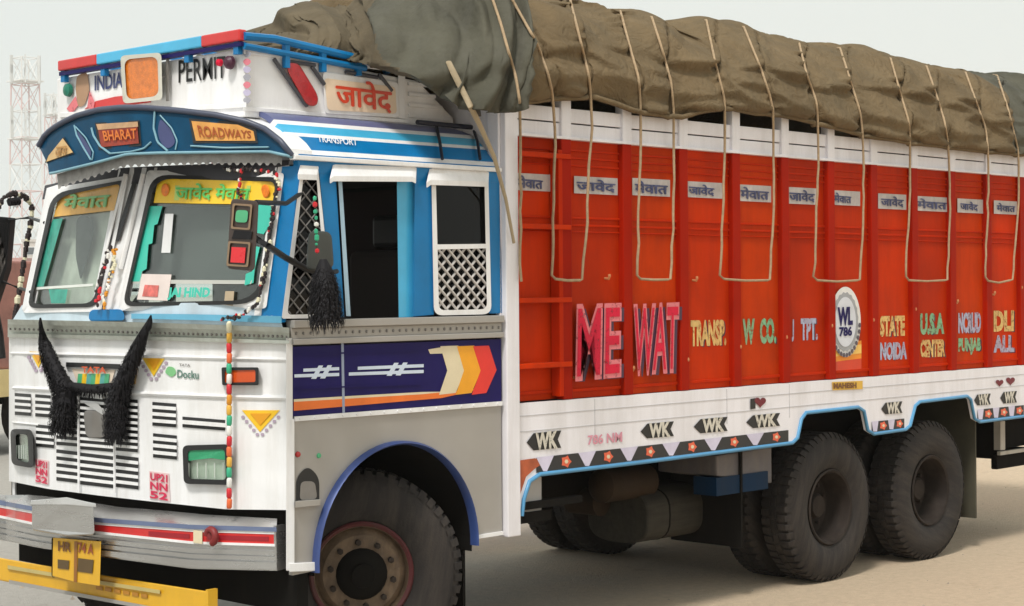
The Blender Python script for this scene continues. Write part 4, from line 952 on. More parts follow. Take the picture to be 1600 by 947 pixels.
# round emblem with a flame panel
fl = part('flame_panel', poly(MB(), S, [(1299, 540), (1346, 532), (1346, 578), (1300, 584)], -YP + .008, .004), M('flame_orange', (.85, .28, .01), .4))
part('flame_band', poly(MB(), S, [(1300, 566), (1346, 560), (1346, 578), (1300, 584)], -YP + .011, .003), M('flame_red', (.62, .04, .005), .4), fl)
part('flame_band', poly(MB(), S, [(1299, 545), (1346, 538), (1346, 552), (1300, 558)], -YP + .011, .003), M('flame_yellow', (.9, .55, .12), .4), fl)
def oval(cx, cy, rx, ry, n=28, sc_=0): return [(cx + rx * (1 + sc_ * (k % 2)) * math.cos(2 * math.pi * k / n), cy + ry * (1 + sc_ * (k % 2)) * math.sin(2 * math.pi * k / n)) for k in range(n)]
em = part('round_emblem', poly(MB(), S, oval(1321, 503, 24, 55, 48), -YP + .016, .005), M('emblem_white', (.78, .76, .74), .4))
mb = MB(); poly(mb, S, oval(1321, 503, 19.5, 45, 40, .05), -YP + .019, .003); part('emblem_ring', mb, M('emblem_grey', (.35, .36, .38), .5, var=.2), em)
mb = MB(); poly(mb, S, oval(1321, 503, 16.5, 39, 40), -YP + .022, .003); part('emblem_ring', mb, M('emblem_pale', (.66, .68, .74), .4), em)
lettering('WL', S, ((1310, 482), (1332, 481), (1332, 506), (1310, 508)), navy, em, -YP + .026, .05); lettering('786', S, ((1312, 512), (1331, 511), (1331, 524), (1312, 525)), navy, em, -YP + .026, .04)
mb = MB()
for k in range(16):
    a = math.pi * (k + .5) / 16; x, y = 1321 + 22.5 * math.cos(a), 503 + 52 * math.sin(a); poly(mb, S, oval(x, y, 2.2, 4, 6), -YP + .021, .003)
part('emblem_scallop', mb, M('emblem_dark', (.1, .08, .1), .5), em)

# ---------------- white skirt with wheel openings
skb = [(1635, 0)]
line = [(812, 806), (815, 780), (824, 752), (840, 741), (1000, 722), (1235, 692), (1243, 684), (1249, 655), (1256, 645), (1338, 636), (1347, 642), (1353, 672), (1362, 678), (1412, 671), (1419, 665), (1427, 634), (1434, 628), (1508, 619), (1514, 624), (1520, 654), (1528, 659), (1600, 650)]
pts = [S(u, v) for u, v in line]
ext = [(9.0 if False else 8.74, pts[-1].z)]
outl = [(1.637, ZR0 - .003)] + [(1.637, pts[0].z)] + [(p.x, p.z) for p in pts] + ext + [(8.74, ZR0 - .003)]
sk = part('body_skirt', MB().prism([(x, -.012, z) for x, z in outl], (0, .03, 0)), skirtw)
part('skirt_edge', MB().tube([(p.x, -.016, p.z) for p in pts] + [(8.74, -.016, pts[-1].z)], .013, 8), M('sky_blue_edge', (.08, .28, .5), .35), sk, smooth=60)
mb = MB()
for z in (1.36, 1.27): mb.box(1.64, 8.7, -.0145, -.011, z, z + .004)
for x in (2.3, 3.6, 4.3): mb.box(x, x + .004, -.0145, -.011, 1.2, ZR0 - .01)
part('skirt_seam', mb, M('seam_grey', (.5, .49, .5), .6), sk)
mb = MB()
for i in range(len(pts) - 1): pass
# painted border above the blue edge
def SK(u, v, off=0.0): return S(u, v, .013 + off)
def border(u0, v0, u1, v1, h0, h1, n):
    mb = MB(); poly(mb, SK, [(u0, v0 - h0), (u1, v1 - h1), (u1, v1), (u0, v0)], .002, .002); part('painted_border', mb, M('border_black', (.02, .02, .022), .45), sk)
    mb = MB(); mr = MB(); mc = MB()
    for k in range(n):
        f0, f1 = k / n, (k + .42) / n; a0, a1 = lerp(u0, u1, f0), lerp(u0, u1, f1); y0, y1 = lerp(v0, v1, f0), lerp(v0, v1, f1); hh = lerp(h0, h1, f0)
        poly(mb, SK, [(a0, y0 - hh), (a1, y1 - hh), ((a0 + a1) / 2 + 3, (y0 + y1) / 2 - 1), ((a0 + a1) / 2 - 3, (y0 + y1) / 2 - 1)], .0035, .002)
        fm_ = (k + .71) / n; cx, cy = lerp(u0, u1, fm_), lerp(v0, v1, fm_) - hh * .5; r = hh * .42
        poly(mr, SK, oval(cx, cy, r * .85, r, 10, -.3), .0035, .002); poly(mc, SK, oval(cx + .5, cy, r * .3, r * .35, 6), .005, .002)
    part('painted_triangle', mb, M('border_lavender', (.62, .58, .72), .5, var=.2), sk); part('painted_flower', mr, M('border_flower', (.75, .13, .06), .45), sk); part('painted_flower', mc, cream, sk)
border(838, 739, 1232, 690, 24, 18, 6); border(1362, 676, 1413, 669, 17, 15, 2); border(1527, 657, 1600, 649, 17, 16, 3)
arrow_c = M('arrow_cream', (.62, .58, .5), .5, worn=.3)
def arrow(u0, u1, v0, v1, sl=-.10):
    h = v1 - v0; vm = (v0 + v1) / 2; f = lambda u, v: (u, v + sl * (u - u0)); w_ = u1 - u0
    part('painted_arrow', poly(MB(), SK, [f(u0, vm), f(u0 + .2 * w_, v0), f(u1, v0), f(u1 - .1 * w_, vm), f(u1, v1), f(u0 + .2 * w_, v1)], .003, .002), black, sk)
    a, b = u0 + .28 * w_, u1 - .14 * w_; e = h * .04
    lettering('WK', SK, (f(a, v0 + e), f(b, v0 + e), f(b, v1 - e), f(a, v1 - e)), arrow_c, sk, .006, .05)
arrow(823, 877, 678, 705); arrow(1001, 1053, 663, 686, -.09); arrow(1084, 1137, 656, 678, -.09); arrow(1166, 1219, 650, 670, -.09); arrow(1377, 1410, 630, 648, -.09); arrow(1522, 1548, 617, 634, -.08); arrow(1563, 1589, 613, 631, -.08)
lettering('I', SK, ((1174, 624), (1179, 623), (1179, 638), (1174, 639)), black, sk, .004, .03)
def heart(cx, cy, r): return [(cx + r * (16 * math.sin(t_) ** 3) / 16, cy - r * (13 * math.cos(t_) - 5 * math.cos(2 * t_) - 2 * math.cos(3 * t_) - math.cos(4 * t_)) / 16) for t_ in [2 * math.pi * k / 24 for k in range(24)]]
mb = MB(); poly(mb, SK, heart(1188, 628, 9), .004, .002); poly(mb, SK, heart(1579, 595, 7), .004, .002); poly(mb, SK, heart(1562, 598, 6), .004, .002); part('painted_heart', mb, M('maroon_heart', (.16, .01, .02), .5), sk)
lettering('786 NM', SK, ((919, 681), (972, 675), (972, 690), (919, 695)), M('pink_letters', (.7, .3, .38), .5), sk, .004, .02)
pt = part('small_plate', poly(MB(), SK, [(1300, 597), (1348, 595), (1348, 608), (1301, 610)], .005, .004), M('plate_yellow', (.7, .42, .06), .5), sk)
lettering('MAHESH', SK, ((1303, 599), (1338, 598), (1338, 606), (1303, 607)), M('plate_brown_ink', (.2, .08, .02), .5), sk, .009, .05)
# front bottom corner of the skirt: red painted curve
mb = MB(); poly(mb, SK, [(808, 720), (836, 716), (852, 722), (836, 732), (822, 745), (813, 772), (808, 780)], .003, .002); part('painted_corner', mb, M('corner_rust', (.42, .09, .03), .5, var=.4, scale=10), sk)
# ---------------- under the body
def below(u, v, y): return hit(u, v, 1, y)
p0 = below(1012, 768, .42); p1 = below(1152, 768, .42); zb_ = below(1080, 842, .42).z
tc_ = [(.685 + .265 * math.copysign(abs(math.cos(a)) ** .65, math.cos(a)), (zb_ + p0.z) / 2 + (p0.z - zb_) / 2 * math.copysign(abs(math.sin(a)) ** .65, math.sin(a))) for a in [2 * math.pi * k / 28 for k in range(28)]]
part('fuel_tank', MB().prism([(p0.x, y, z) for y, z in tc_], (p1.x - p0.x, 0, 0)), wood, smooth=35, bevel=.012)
mb = MB()
for f_ in (.22, .74): x = lerp(p0.x, p1.x, f_); mb.prism([(x, .685 + (y - .685) * 1.015, (zb_ + p0.z) / 2 + (z - (zb_ + p0.z) / 2) * 1.02) for y, z in tc_], (.035, 0, 0))
part('tank_strap', mb, soot, bevel=.02)
p0 = below(940, 742, .5); p1 = below(1026, 742, .5); r_ = .11
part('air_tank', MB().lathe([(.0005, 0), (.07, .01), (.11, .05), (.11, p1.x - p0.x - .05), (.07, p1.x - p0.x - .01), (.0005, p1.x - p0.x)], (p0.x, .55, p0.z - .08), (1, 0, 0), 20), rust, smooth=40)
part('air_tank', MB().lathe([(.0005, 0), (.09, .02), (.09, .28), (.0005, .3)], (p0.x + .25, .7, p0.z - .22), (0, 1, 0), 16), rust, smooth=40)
g0 = below(1120, 712, .12); g1 = below(1206, 702, .12); zg = below(1160, 762, .12).z
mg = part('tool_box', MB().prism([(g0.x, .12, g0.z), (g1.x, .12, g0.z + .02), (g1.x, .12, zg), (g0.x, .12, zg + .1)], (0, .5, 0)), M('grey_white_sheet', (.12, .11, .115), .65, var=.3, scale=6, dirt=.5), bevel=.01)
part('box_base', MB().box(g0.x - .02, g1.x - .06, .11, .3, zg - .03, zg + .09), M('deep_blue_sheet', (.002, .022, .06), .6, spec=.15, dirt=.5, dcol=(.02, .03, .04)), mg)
part('side_ledge', MB().box(1.64, 2.2, -.0, .06, .82, .86).box(1.66, 1.95, .02, .1, .74, .80), soot)
part('skirt_return', MB().prism([S(818, 800, -.04), S(822, 762, -.04), S(840, 745, -.04), S(846, 745, -.04), S(846, 800, -.04)], (0, .02, 0)), M('grey_return', (.4, .38, .36), .6))
# dark rear inner structure above the tyres
part('wheel_well', MB().box(4.2, 7.25, .72, W - .72, .95, 1.35), soot)
fl0 = hit(1522, 672, 1, .10); fl1 = hit(1553, 672, 1, .10); zf = hit(1540, 806, 1, .1).z
part('mud_flap', MB().box(fl0.x - .02, fl0.x + .0, .08, .72, zf, 1.2), M('olive_mudflap', (.06, .055, .035), .8, var=.3), bevel=.004)
part('mud_flap', MB().box(fl0.x - .02, fl0.x, W - .72, W - .08, zf, 1.2), soot)
part('mud_flap', MB().box(1.30, 1.32, .1, .62, .22, .95), soot)
part('mud_flap', MB().box(3.9, 3.92, .1, .7, .35, 1.1), soot)
a_ = hit(1558, 700, 1, .3)
ru = part('rear_guard', MB().box(a_.x, 8.7, .3, .36, a_.z - .18, a_.z - .06).box(8.5, 8.56, .3, 2.4, a_.z - .18, a_.z - .06), soot, bevel=.01)
mb = MB(); mb.box(a_.x, 8.7, .27, .3, a_.z - .06, a_.z - .03).box(a_.x + .02, a_.x + .10, .28, .34, a_.z - .02, a_.z + .22); part('guard_bracket', mb, M('pale_bracket', (.5, .47, .42), .6, dirt=.5), ru)
part('spare_carrier', MB().box(a_.x + .2, 8.5, .35, .9, a_.z - .02, a_.z + .35), soot)

# ================================================================== TARPAULINS
hem_px = [(748, 184), (775, 170), (800, 158), (830, 158), (862, 153), (895, 152), (925, 150), (960, 160), (990, 172), (1030, 178), (1065, 182), (1100, 172), (1140, 168), (1180, 176), (1215, 178), (1255, 186), (1290, 195), (1330, 205), (1370, 215), (1420, 222), (1470, 228), (1530, 235), (1600, 241)]
crest_px = [(700, -22), (760, -8), (830, 0), (865, 5), (895, 18), (935, 33), (968, 50), (990, 40), (1020, 36), (1060, 43), (1110, 51), (1160, 62), (1250, 73), (1310, 85), (1345, 90), (1375, 96), (1392, 108), (1420, 103), (1450, 108), (1480, 117), (1510, 120), (1550, 124), (1580, 134), (1610, 148)]
YH, YC = -.075, .85
hem = [(p.x, p.z) for p in (hit(u, v, 1, YH) for u, v in hem_px)] + [(8.85, 3.22)]
crest = [(p.x, p.z) for p in (hit(u, v, 1, YC) for u, v in crest_px)]
crest = sorted(crest) + [(crest[-1][0] + .3, crest[-1][1] - .05), (9.6, 3.6)]
# ropes: (points on the cloth, points on the side)
rope_px = [
 ([(770, 0), (782, 35), (793, 75), (806, 120), (812, 158)], [(812, 220), (813, 300), (814, 440)], None, None),
 ([(822, 38), (840, 70), (857, 118), (865, 155)], [(867, 200), (865, 320), (863, 430)], [(910, 437), (918, 320), (924, 200)], [(923, 150), (920, 118), (906, 60), (896, 20)]),
 ([(978, 50), (986, 80), (998, 122), (1001, 172)], [(1001, 230), (998, 340), (996, 430)], [(1047, 436), (1052, 330), (1053, 230)], [(1053, 180), (1049, 130), (1034, 75), (1022, 38)]),
 ([(1108, 52), (1118, 100), (1131, 150), (1133, 168)], [(1132, 240), (1129, 340), (1126, 430)], [(1203, 437), (1208, 340), (1210, 250)], [(1209, 177), (1203, 150), (1190, 110), (1172, 66)]),
 ([(1250, 73), (1260, 115), (1276, 160), (1278, 192)], [(1278, 260), (1275, 350), (1272, 432)], [(1344, 437), (1348, 350), (1350, 265)], [(1348, 208), (1344, 175), (1330, 130), (1316, 86)]),
 ([(1396, 107), (1408, 150), (1420, 190), (1422, 222)], [(1422, 280), (1419, 360), (1415, 432)], [(1480, 437), (1484, 360), (1485, 290)], [(1482, 228), (1476, 190), (1462, 145), (1450, 110)]),
 ([(1512, 122), (1522, 150), (1540, 200), (1544, 235)], [(1544, 300), (1542, 370), (1539, 433)], [(1582, 437), (1587, 370), (1592, 300)], [(1592, 240), (1585, 210), (1575, 170), (1562, 130)])]
rope_x = []
for c1, s1, s2, c2 in rope_px:
    rope_x.append(hit(*c1[-1], 1, YH).x)
    if c2: rope_x.append(hit(*c2[0], 1, YH).x)
def fbm(x, y, z, o=3): return noise.fractal((x, y, z), 1.0, 2.0, o)
def ridge(x, y, z): return 1 - 2 * abs(noise.noise((x, y, z)))
def drape(Bp, bump, tight, ex, et, steps, passes=3, hem_pull=.12, seed=0, grav=2.5, bend=.06, pin_cols=(), bite=.03, sag=.03, out=.10, ripple=.012):
    """let a slightly oversized sheet settle on the load: Bp base points (n,m,3), row 0 the hem, last row held at the ridge"""
    n, m_, _ = Bp.shape; rg = np.random.RandomState(seed)
    N = np.cross(np.gradient(Bp, axis=0), np.gradient(Bp, axis=1)); N /= np.maximum(1e-9, np.linalg.norm(N, axis=2, keepdims=True))
    if N[n // 2, m_ // 4, 1] > 0: N = -N
    rip = np.zeros((n, m_)); ii, kk = np.meshgrid(np.arange(n), np.arange(m_), indexing='ij')
    for _ in range(14):
        a_, b_ = rg.uniform(.08, .42), rg.uniform(-.28, .28); rip += np.sin(ii * a_ + kk * b_ + rg.uniform(0, 6.3) + 1.5 * np.sin(ii * .03 * rg.rand() + kk * .05))
    P = Bp + N * (bump[..., None] + .012 + ripple * (np.maximum(0, rip) * np.clip((1 - kk / m_) / .2, 0, 1))[..., None] + .005 * rg.rand(n, m_, 1) * np.clip((1 - kk / m_) / .1, 0, 1)[..., None]); Q = P.copy()
    rx = np.linalg.norm(Bp[1:] - Bp[:-1], axis=2) * ex; rt = np.linalg.norm(Bp[:, 1:] - Bp[:, :-1], axis=2) * et
    rd1 = np.linalg.norm(Bp[1:, 1:] - Bp[:-1, :-1], axis=2) * (ex + et) / 2; rd2 = np.linalg.norm(Bp[1:, :-1] - Bp[:-1, 1:], axis=2) * (ex + et) / 2
    bx = np.linalg.norm(Bp[2:] - Bp[:-2], axis=2) * ex; bt = np.linalg.norm(Bp[:, 2:] - Bp[:, :-2], axis=2) * et
    def con(A, Bq, r, k):
        d = Bq - A; l = np.linalg.norm(d, axis=2); c = (k * .5 * (l - r) / np.maximum(l, 1e-9))[..., None] * d; A += c; Bq -= c
    dt2 = (1 / 60.) ** 2; top_ = P[:, -1].copy(); hem_ = Bp[:, 0].copy()
    for st_ in range(steps):
        V_ = (P - Q) * .96; Q = P.copy(); P = P + V_; P[..., 2] -= grav * dt2
        for _ in range(passes):
            for o in (0, 1):
                con(P[o:-1:2], P[o + 1::2], rx[o::2], 1.0); con(P[:, o:-1:2], P[:, o + 1::2], rt[:, o::2], 1.0)
            for o in (0, 1):
                con(P[o:-1:2, :-1], P[o + 1::2, 1:], rd1[o::2], .35); con(P[o:-1:2, 1:], P[o + 1::2, :-1], rd2[o::2], .35)
            for o in range(4):
                if o < 2 or True:
                    A = P[o:-2:4]; con(A, P[o + 2::4][:len(A)], bx[o::4], bend)
                    A = P[:, o:-2:4]; con(A, P[:, o + 2::4][:, :A.shape[1]], bt[:, o::4], bend)
            d = ((P - Bp) * N).sum(2); t_ = np.where(tight, bump - bite, np.clip(d, bump, bump + out)); P += N * (t_ - d)[..., None]
            P[..., 2] = np.maximum(P[..., 2], Bp[..., 2] - sag)
            fr = (d <= bump + .004)[..., None]; Q = np.where(fr, Q + .6 * (P - Q), Q)
            P[:, -1] = top_; P[:, 0] += hem_pull * (hem_ - P[:, 0])
            for c_ in pin_cols: P[c_] = Bp[c_] + N[c_] * bump[c_][:, None]
    return P
def tarp_base(x, q):
    zl, zc = interp(hem, x), interp(crest, x); ph = q * math.pi / 2
    y = YH + (YC - YH) * (1 - math.cos(ph)) ** 1.05; z = zl + (zc - zl) * math.sin(ph) ** .9
    return (x, y, z)
NX, NQ = 470, 68
BP = np.array([[tarp_base(lerp(1.34, 8.85, i / (NX - 1)), k / (NQ - 1)) for k in range(NQ)] for i in range(NX)])
BU = np.zeros((NX, NQ)); TI = np.zeros((NX, NQ), bool)
for i in range(NX):
    x = lerp(1.34, 8.85, i / (NX - 1))
    for k in range(NQ):
        q = k / (NQ - 1); c_ = noise.noise((x * 2.1, q * 2.0, 1.7)); e_ = min(1, (1 - q) / .25)
        qc = .25 + .10 * noise.noise((x * 1.5, 4.4, 0)); ka = max(0, .5 + 1.3 * noise.noise((x * .9, 8.4, 2)))
        BU[i, k] = e_ * (.035 * noise.noise((x * 1.0 + q, q * 1.4, 3.3)) + .10 * max(0, c_) + .04 * max(0, noise.noise((x * 4.3, q * 3.4, 8.0)))) - (.02 if q < .2 else 0) + ka * (.05 * math.exp(-((q - qc * .55) / .06) ** 2) - .03 * math.exp(-((q - qc) / .03) ** 2))
        pass
gb = MB(); gb.grid([[tuple(p) for p in r] for r in BP]); bvh0 = BVHTree.FromPolygons(gb.v, gb.f)
for c1, s1, s2, c2 in rope_px:
    for c_ in (c1, c2):
        if not c_: continue
        cc = c_ if c_ is c1 else list(reversed(c_)); tb = []
        for u, v in along([(2.2 * cc[0][0] - 1.2 * cc[1][0], 2.2 * cc[0][1] - 1.2 * cc[1][1])] + cc + [(cc[-1][0], cc[-1][1] + 14)], 160):
            h_ = bvh0.ray_cast(CAM, ray(u, v).normalized())
            if h_[0] is not None and h_[0].y < 1.0: tb.append((h_[2] % (NQ - 1), h_[0].x))
        tb.sort()
        for k in range(NQ):
            if tb and tb[0][0] - 3 <= k <= tb[-1][0] + 2:
                xr_ = interp(tb, k); i = int(round((xr_ - 1.34) / (8.85 - 1.34) * (NX - 1)))
                if 1 < i < NX - 2 and k < NQ * .9: TI[i:i + 2, k] = True
DP = drape(BP, BU, TI, 1.09, 1.12, 200, seed=3, pin_cols=(NX - 1,), hem_pull=.25)
rows = []
for i in range(NX):
    x = lerp(1.34, 8.85, i / (NX - 1)); zc = interp(crest, x); zl = interp(hem, x)
    r = [Vector(p) for p in DP[i]] + [Vector((x, lerp(YC, W + .07, k / 16), zc - (zc - zl) * (k / 16) ** 3)) for k in range(1, 17)]
    if i < 10:
        f_ = 1 - i / 10.0; cen = Vector((x, YC, 3.3)); r = [p.lerp(cen, .25 * f_ * f_) for p in r]
    rows.append(r)
mb = MB(); mb.grid(rows)
for side_i in (0, NX - 1):
    rr = rows[side_i]; cen = sum(rr, Vector()) / len(rr); mb.add(list(rr) + [cen], [(k, k + 1, len(rr)) for k in range(len(rr) - 1)])
nc = len(rows[0])
for fi in range((NX - 1) * (nc - 1)):
    x = lerp(1.34, 8.85, (fi // (nc - 1)) / (NX - 1)); q = (fi % (nc - 1)) / (NQ - 1)
    if x - .35 * q > 7.28 + .25 * noise.noise((q * 3, 1, 2)): mb.m[fi] = 1
tarp = tag(obj('tarpaulin', mb, [canvas, gcanvas], None, smooth=80), 'brown canvas tarpaulin roped down over the load of the cargo body', 'tarpaulin', 'tarpaulins over the load')
obj('hem', MB().tube([r[0] + Vector((0, -.002, -.004)) for r in rows[10::3]], .017, 6), canvas, tarp, smooth=80)
# the grey green sheet bunched over the cab
low_px = [(420, 62), (500, 72), (560, 84), (610, 96), (650, 106), (668, 122), (690, 150), (715, 172), (750, 188), (775, 175)]
low = sorted((p.x, p.z) for p in (hit(u, v, 1, .22) for u, v in low_px))
top_px = [(405, 52), (420, 44), (470, 28), (520, 14), (560, 5), (620, -8), (700, -24), (760, -20), (830, -4)]
top = sorted((p.x, p.z) for p in (hit(u, v, 1, 1.15) for u, v in top_px))
NX2, NQ2 = 200, 64
def mound_base(f_, q):
    x1 = 1.33 + .50 * q + .35 * q ** 3; x = lerp(.12 + .75 * q, x1, f_); ph = q * math.pi / 2; zl, zc = interp(low, lerp(.25, 1.5, f_)), interp(top, x)
    A_ = Vector((x, .24 + .9 * (1 - math.cos(ph)) + (1 - f_) * .25, zl + (zc - zl) * math.sin(ph) ** .8))
    tb = Vector(tarp_base(x, q)) + Vector((0, -.10 * math.cos(ph) - .02, .07 * math.sin(ph))); k_ = min(1, max(0, (f_ - .45) / .35)); k_ = k_ * k_ * (3 - 2 * k_)
    return tuple(A_.lerp(tb, k_))
BP2 = np.array([[mound_base(i / (NX2 - 1), k / (NQ2 - 1)) for k in range(NQ2)] for i in range(NX2)])
BU2 = np.zeros((NX2, NQ2)); 
for i in range(NX2):
    for k in range(NQ2):
        f_, q = i / (NX2 - 1), k / (NQ2 - 1)
        BU2[i, k] = (.13 * max(0, noise.noise((f_ * 5.5 + q * .8, q * .7, 2.4))) + .08 * max(0, noise.noise((f_ * 11 + q * 1.2, q * 1.1, 7.7)))) * min(1, (1 - q) / .2) - .02 + .03 * f_ + min(1, max(0, (f_ - .5) / .12)) * min(1, (1 - q) / .15) * (.06 * max(0, math.sin(f_ * 34 + q * 3.2 + 2.2 * noise.noise((f_ * 4, q * 2, 3)))) + .035 * max(0, math.sin(f_ * 63 - q * 4 + 2 * noise.noise((f_ * 6, q * 3, 8)))))
DP2 = drape(BP2, BU2, np.zeros((NX2, NQ2), bool), 1.26, 1.03, 160, seed=8, hem_pull=.5, out=.10, ripple=.03)
for i in range(NX2):
    for k in range(NQ2):
        f_, q = i / (NX2 - 1), k / (NQ2 - 1); g_ = min(1, max(0, (f_ - .42) / .12)) * min(1, (1 - q) / .2)
        a_ = .11 * abs(math.sin(f_ * 17 + q * 2.1 + 1.6 * noise.noise((f_ * 4, q * 2, 3)))) ** .7 + .045 * abs(math.sin(f_ * 37 - q * 2.5 + 1.8 * noise.noise((f_ * 6, q * 3, 8))))
        DP2[i, k, 1] -= g_ * a_ * (.5 + .5 * (1 - q)); DP2[i, k, 0] -= g_ * a_ * .35; DP2[i, k, 2] += g_ * a_ * .25 * q
rows = []
for i in range(NX2):
    f_ = i / (NX2 - 1); r = [Vector(p) for p in DP2[i]]; e_ = Vector(BP2[i][-1])
    r += [Vector((e_.x, e_.y + 1.3 * k / 16, e_.z - .5 * (k / 16) ** 2)) for k in range(1, 17)]; rows.append(r)
mb = MB(); mb.grid(rows)
rr = rows[0]; cen = sum(rr, Vector()) / len(rr); mb.add(list(rr) + [cen], [(k, k + 1, len(rr)) for k in range(len(rr) - 1)])
nc = len(rows[0])
for fi in range((NX2 - 1) * (nc - 1)):
    f_ = (fi // (nc - 1)) / (NX2 - 1); q = (fi % (nc - 1)) / (NQ2 - 1)
    if f_ + .12 * noise.noise((f_ * 6, q * 4, 1)) < .60 - .1 * q: mb.m[fi] = 1
tarp2 = tag(obj('tarpaulin', mb, [gcanvas, bcanvas], None, smooth=80), 'dark grey green tarpaulin bunched up over the cab roof', 'tarpaulin', 'tarpaulins over the load')
# loose corner flap beside the roof box
rows = []
for i in range(26):
    f_ = i / 25; r = []
    for k in range(18):
        g_ = k / 17
        a = (lerp(648, 752, f_), lerp(100, 182, f_)); b = (lerp(700, 745, f_), lerp(88, 130, f_) - 6)
        u, v = lerp(a[0], b[0], g_), lerp(a[1], b[1], g_)
        d = .04 * noise.noise((f_ * 4, g_ * 3, 2.2)) + .015 * noise.noise((f_ * 9, g_ * 7, 1.2))
        r.append(hit(u, v, 1, lerp(.16, -.24, f_ ** .7) - .05 * math.sin(g_ * math.pi) - d))
    rows.append(r)
mb = MB(); mb.solid(rows, [[p + Vector((0, .04, 0)) for p in r] for r in rows])
fl_ = obj('canvas_flap', mb, M('dark_brown_canvas', (.085, .066, .045), .9, var=.3, scale=6, bump=.5, bscale=35), tarp2, smooth=80)

# ropes
dg = bpy.context.evaluated_depsgraph_get(); bpy.context.view_layer.update()
bvh = BVHTree.FromObject(tarp, dg); bvh2 = BVHTree.FromObject(tarp2, dg)
def on_tarp(u, v):
    d = ray(u, v).normalized(); best = None
    for b_ in (bvh, bvh2):
        h_ = b_.ray_cast(CAM, d)
        if h_[0] is not None and h_[0].y < 1.25 and (best is None or h_[3] < best[3]): best = h_
    return best[0] - d * .018 if best else None
def up_over(c):                                                  # carry the line on to the ridge of the cloth and over it
    (ua, va), (ub, vb) = c[1], c[0]; out = []; k = 0
    while k < 40:
        k += 1; u, v = ub + (ub - ua) * .06 * k, vb + (vb - va) * .06 * k; h_ = on_tarp(u, v)
        if not h_: break
        out.append(h_)
    return out
rlab = ['single pale rope strand hanging beside the white corner post', 'pale rope loop hanging across the second slogan strip, nearest the cab', 'pale rope loop hanging above the big pink WAT lettering', 'pale rope loop hanging above the green CO. lettering', 'pale rope loop hanging just above the round white emblem', 'pale rope loop hanging above the green U.S.A lettering', 'pale rope loop hanging beside the yellow DLI lettering']
for (c1, s1, s2, c2), lb in zip(rope_px, rlab):
    P_ = list(reversed(up_over(c1)))
    for u, v in along(c1, 26):
        h_ = on_tarp(u, v)
        if h_: P_.append(h_)
    jx = lambda p: p + Vector((rnd.uniform(-.005, .005), rnd.uniform(-.006, .006), 0))
    fin = lambda pl: along(pl, 9)
    side = [jx(hit(u, v, 1, -.055)) for u, v in fin(s1)]
    if c2:
        mid = (s1[-1][0] + s2[0][0]) / 2
        side += [hit(s1[-1][0] + 5, s1[-1][1] + 6, 1, -.055), hit(mid, s1[-1][1] + 8 + rnd.uniform(-1, 1), 1, -.055), hit(s2[0][0] - 4, s2[0][1] + 1, 1, -.055)]
        side += [jx(hit(u, v, 1, -.055)) for u, v in fin(s2)]
    P_ += [p for p in side]
    if c2:
        for u, v in along(c2, 26):
            h_ = on_tarp(u, v)
            if h_: P_.append(h_)
    if c2: P_ += up_over(list(reversed(c2)))
    P_ = [P_[0] + Vector((.25, .7, -.06))] + P_ + ([P_[-1] + Vector((.25, .7, -.06))] if c2 else [])
    for _ in range(2):
        P_ = [P_[0]] + [P_[i] if (P_[i].y > .6 or P_[i].z < 3.1) else (P_[i - 1] + P_[i] * 2 + P_[i + 1]) / 4 for i in range(1, len(P_) - 1)] + [P_[-1]]
    tag(obj('rope', MB().tube(P_, [.0084 + .0016 * noise.noise((i_ * .7, 1, len(P_))) for i_ in range(len(P_))], 7), ropem, None, smooth=80), lb, 'rope', 'ropes tying down the tarpaulin')
st = [(on_tarp(698, 92) or hit(700, 96, 1, .15)) + FWD * .12, (on_tarp(701, 97) or hit(700, 96, 1, .15)), on_tarp(708, 112) or hit(708, 112, 1, -.1), on_tarp(717, 130) or hit(717, 130, 1, -.22), on_tarp(727, 150) or hit(727, 150, 1, -.22), on_tarp(735, 166) or hit(735, 166, 1, -.24), hit(748, 192, 1, -.22), hit(772, 245, 1, -.18), hit(790, 310, 1, -.10), hit(803, 380, 1, -.06)]
tag(obj('strap', MB().tube(st, [.010, .016, .017, .017, .016, .016, .015, .012, .010, .009], 8, flat=.5), M('pale_strap', (.40, .32, .21), .85, bump=.4), None, smooth=60), 'flat tan strap running diagonally from the tarpaulin corner down the white post', 'strap')

# ================================================================== GARLANDS AND TASSELS ON THE CAB
def hairy(path, radii, nst, ln, seed, droop=1.0):
    rr = random.Random(seed); mb = MB(); mb.tube(path, [r * .86 for r in radii], 12)
    for _ in range(nst):
        t_ = rr.random() * (len(path) - 1); k = min(int(t_), len(path) - 2); f_ = t_ - k
        c = Vector(path[k]).lerp(Vector(path[k + 1]), f_); r = lerp(radii[k], radii[k + 1], f_); a = rr.random() * 6.283
        tn = (Vector(path[k + 1]) - Vector(path[k])).normalized(); s1 = tn.orthogonal().normalized(); s2 = tn.cross(s1)
        nrm = s1 * math.cos(a) + s2 * math.sin(a); b = c + nrm * r * .75; l_ = ln * rr.uniform(.5, 1.2)
        e = b + nrm * r * rr.uniform(.1, .45) + Vector((rr.uniform(-.12, .12), rr.uniform(-.12, .12), -droop)) * l_
        mid = b.lerp(e, .5) + nrm * r * .3; sd_ = tn.cross(nrm) * .0032
        mb.add([b - sd_, b + sd_, mid + sd_, e, mid - sd_], [(0, 1, 2, 4), (4, 2, 3)])
    return mb
def Fp(px, off=.07): return [F(u, v, off) for u, v in px]
lt = Fp(along([(63, 497), (67, 525), (78, 560), (95, 595), (104, 612), (100, 640), (97, 672)], 14), .07)
tag(obj('tassel', hairy(lt, [.006, .010, .022, .034, .038, .042, .046, .05, .058, .064, .066, .07, .07, .055], 2400, .055, 3), hair), 'black yarn horn tassel beside the far headlight and far grille slots', 'tassel', 'black yarn tassels')
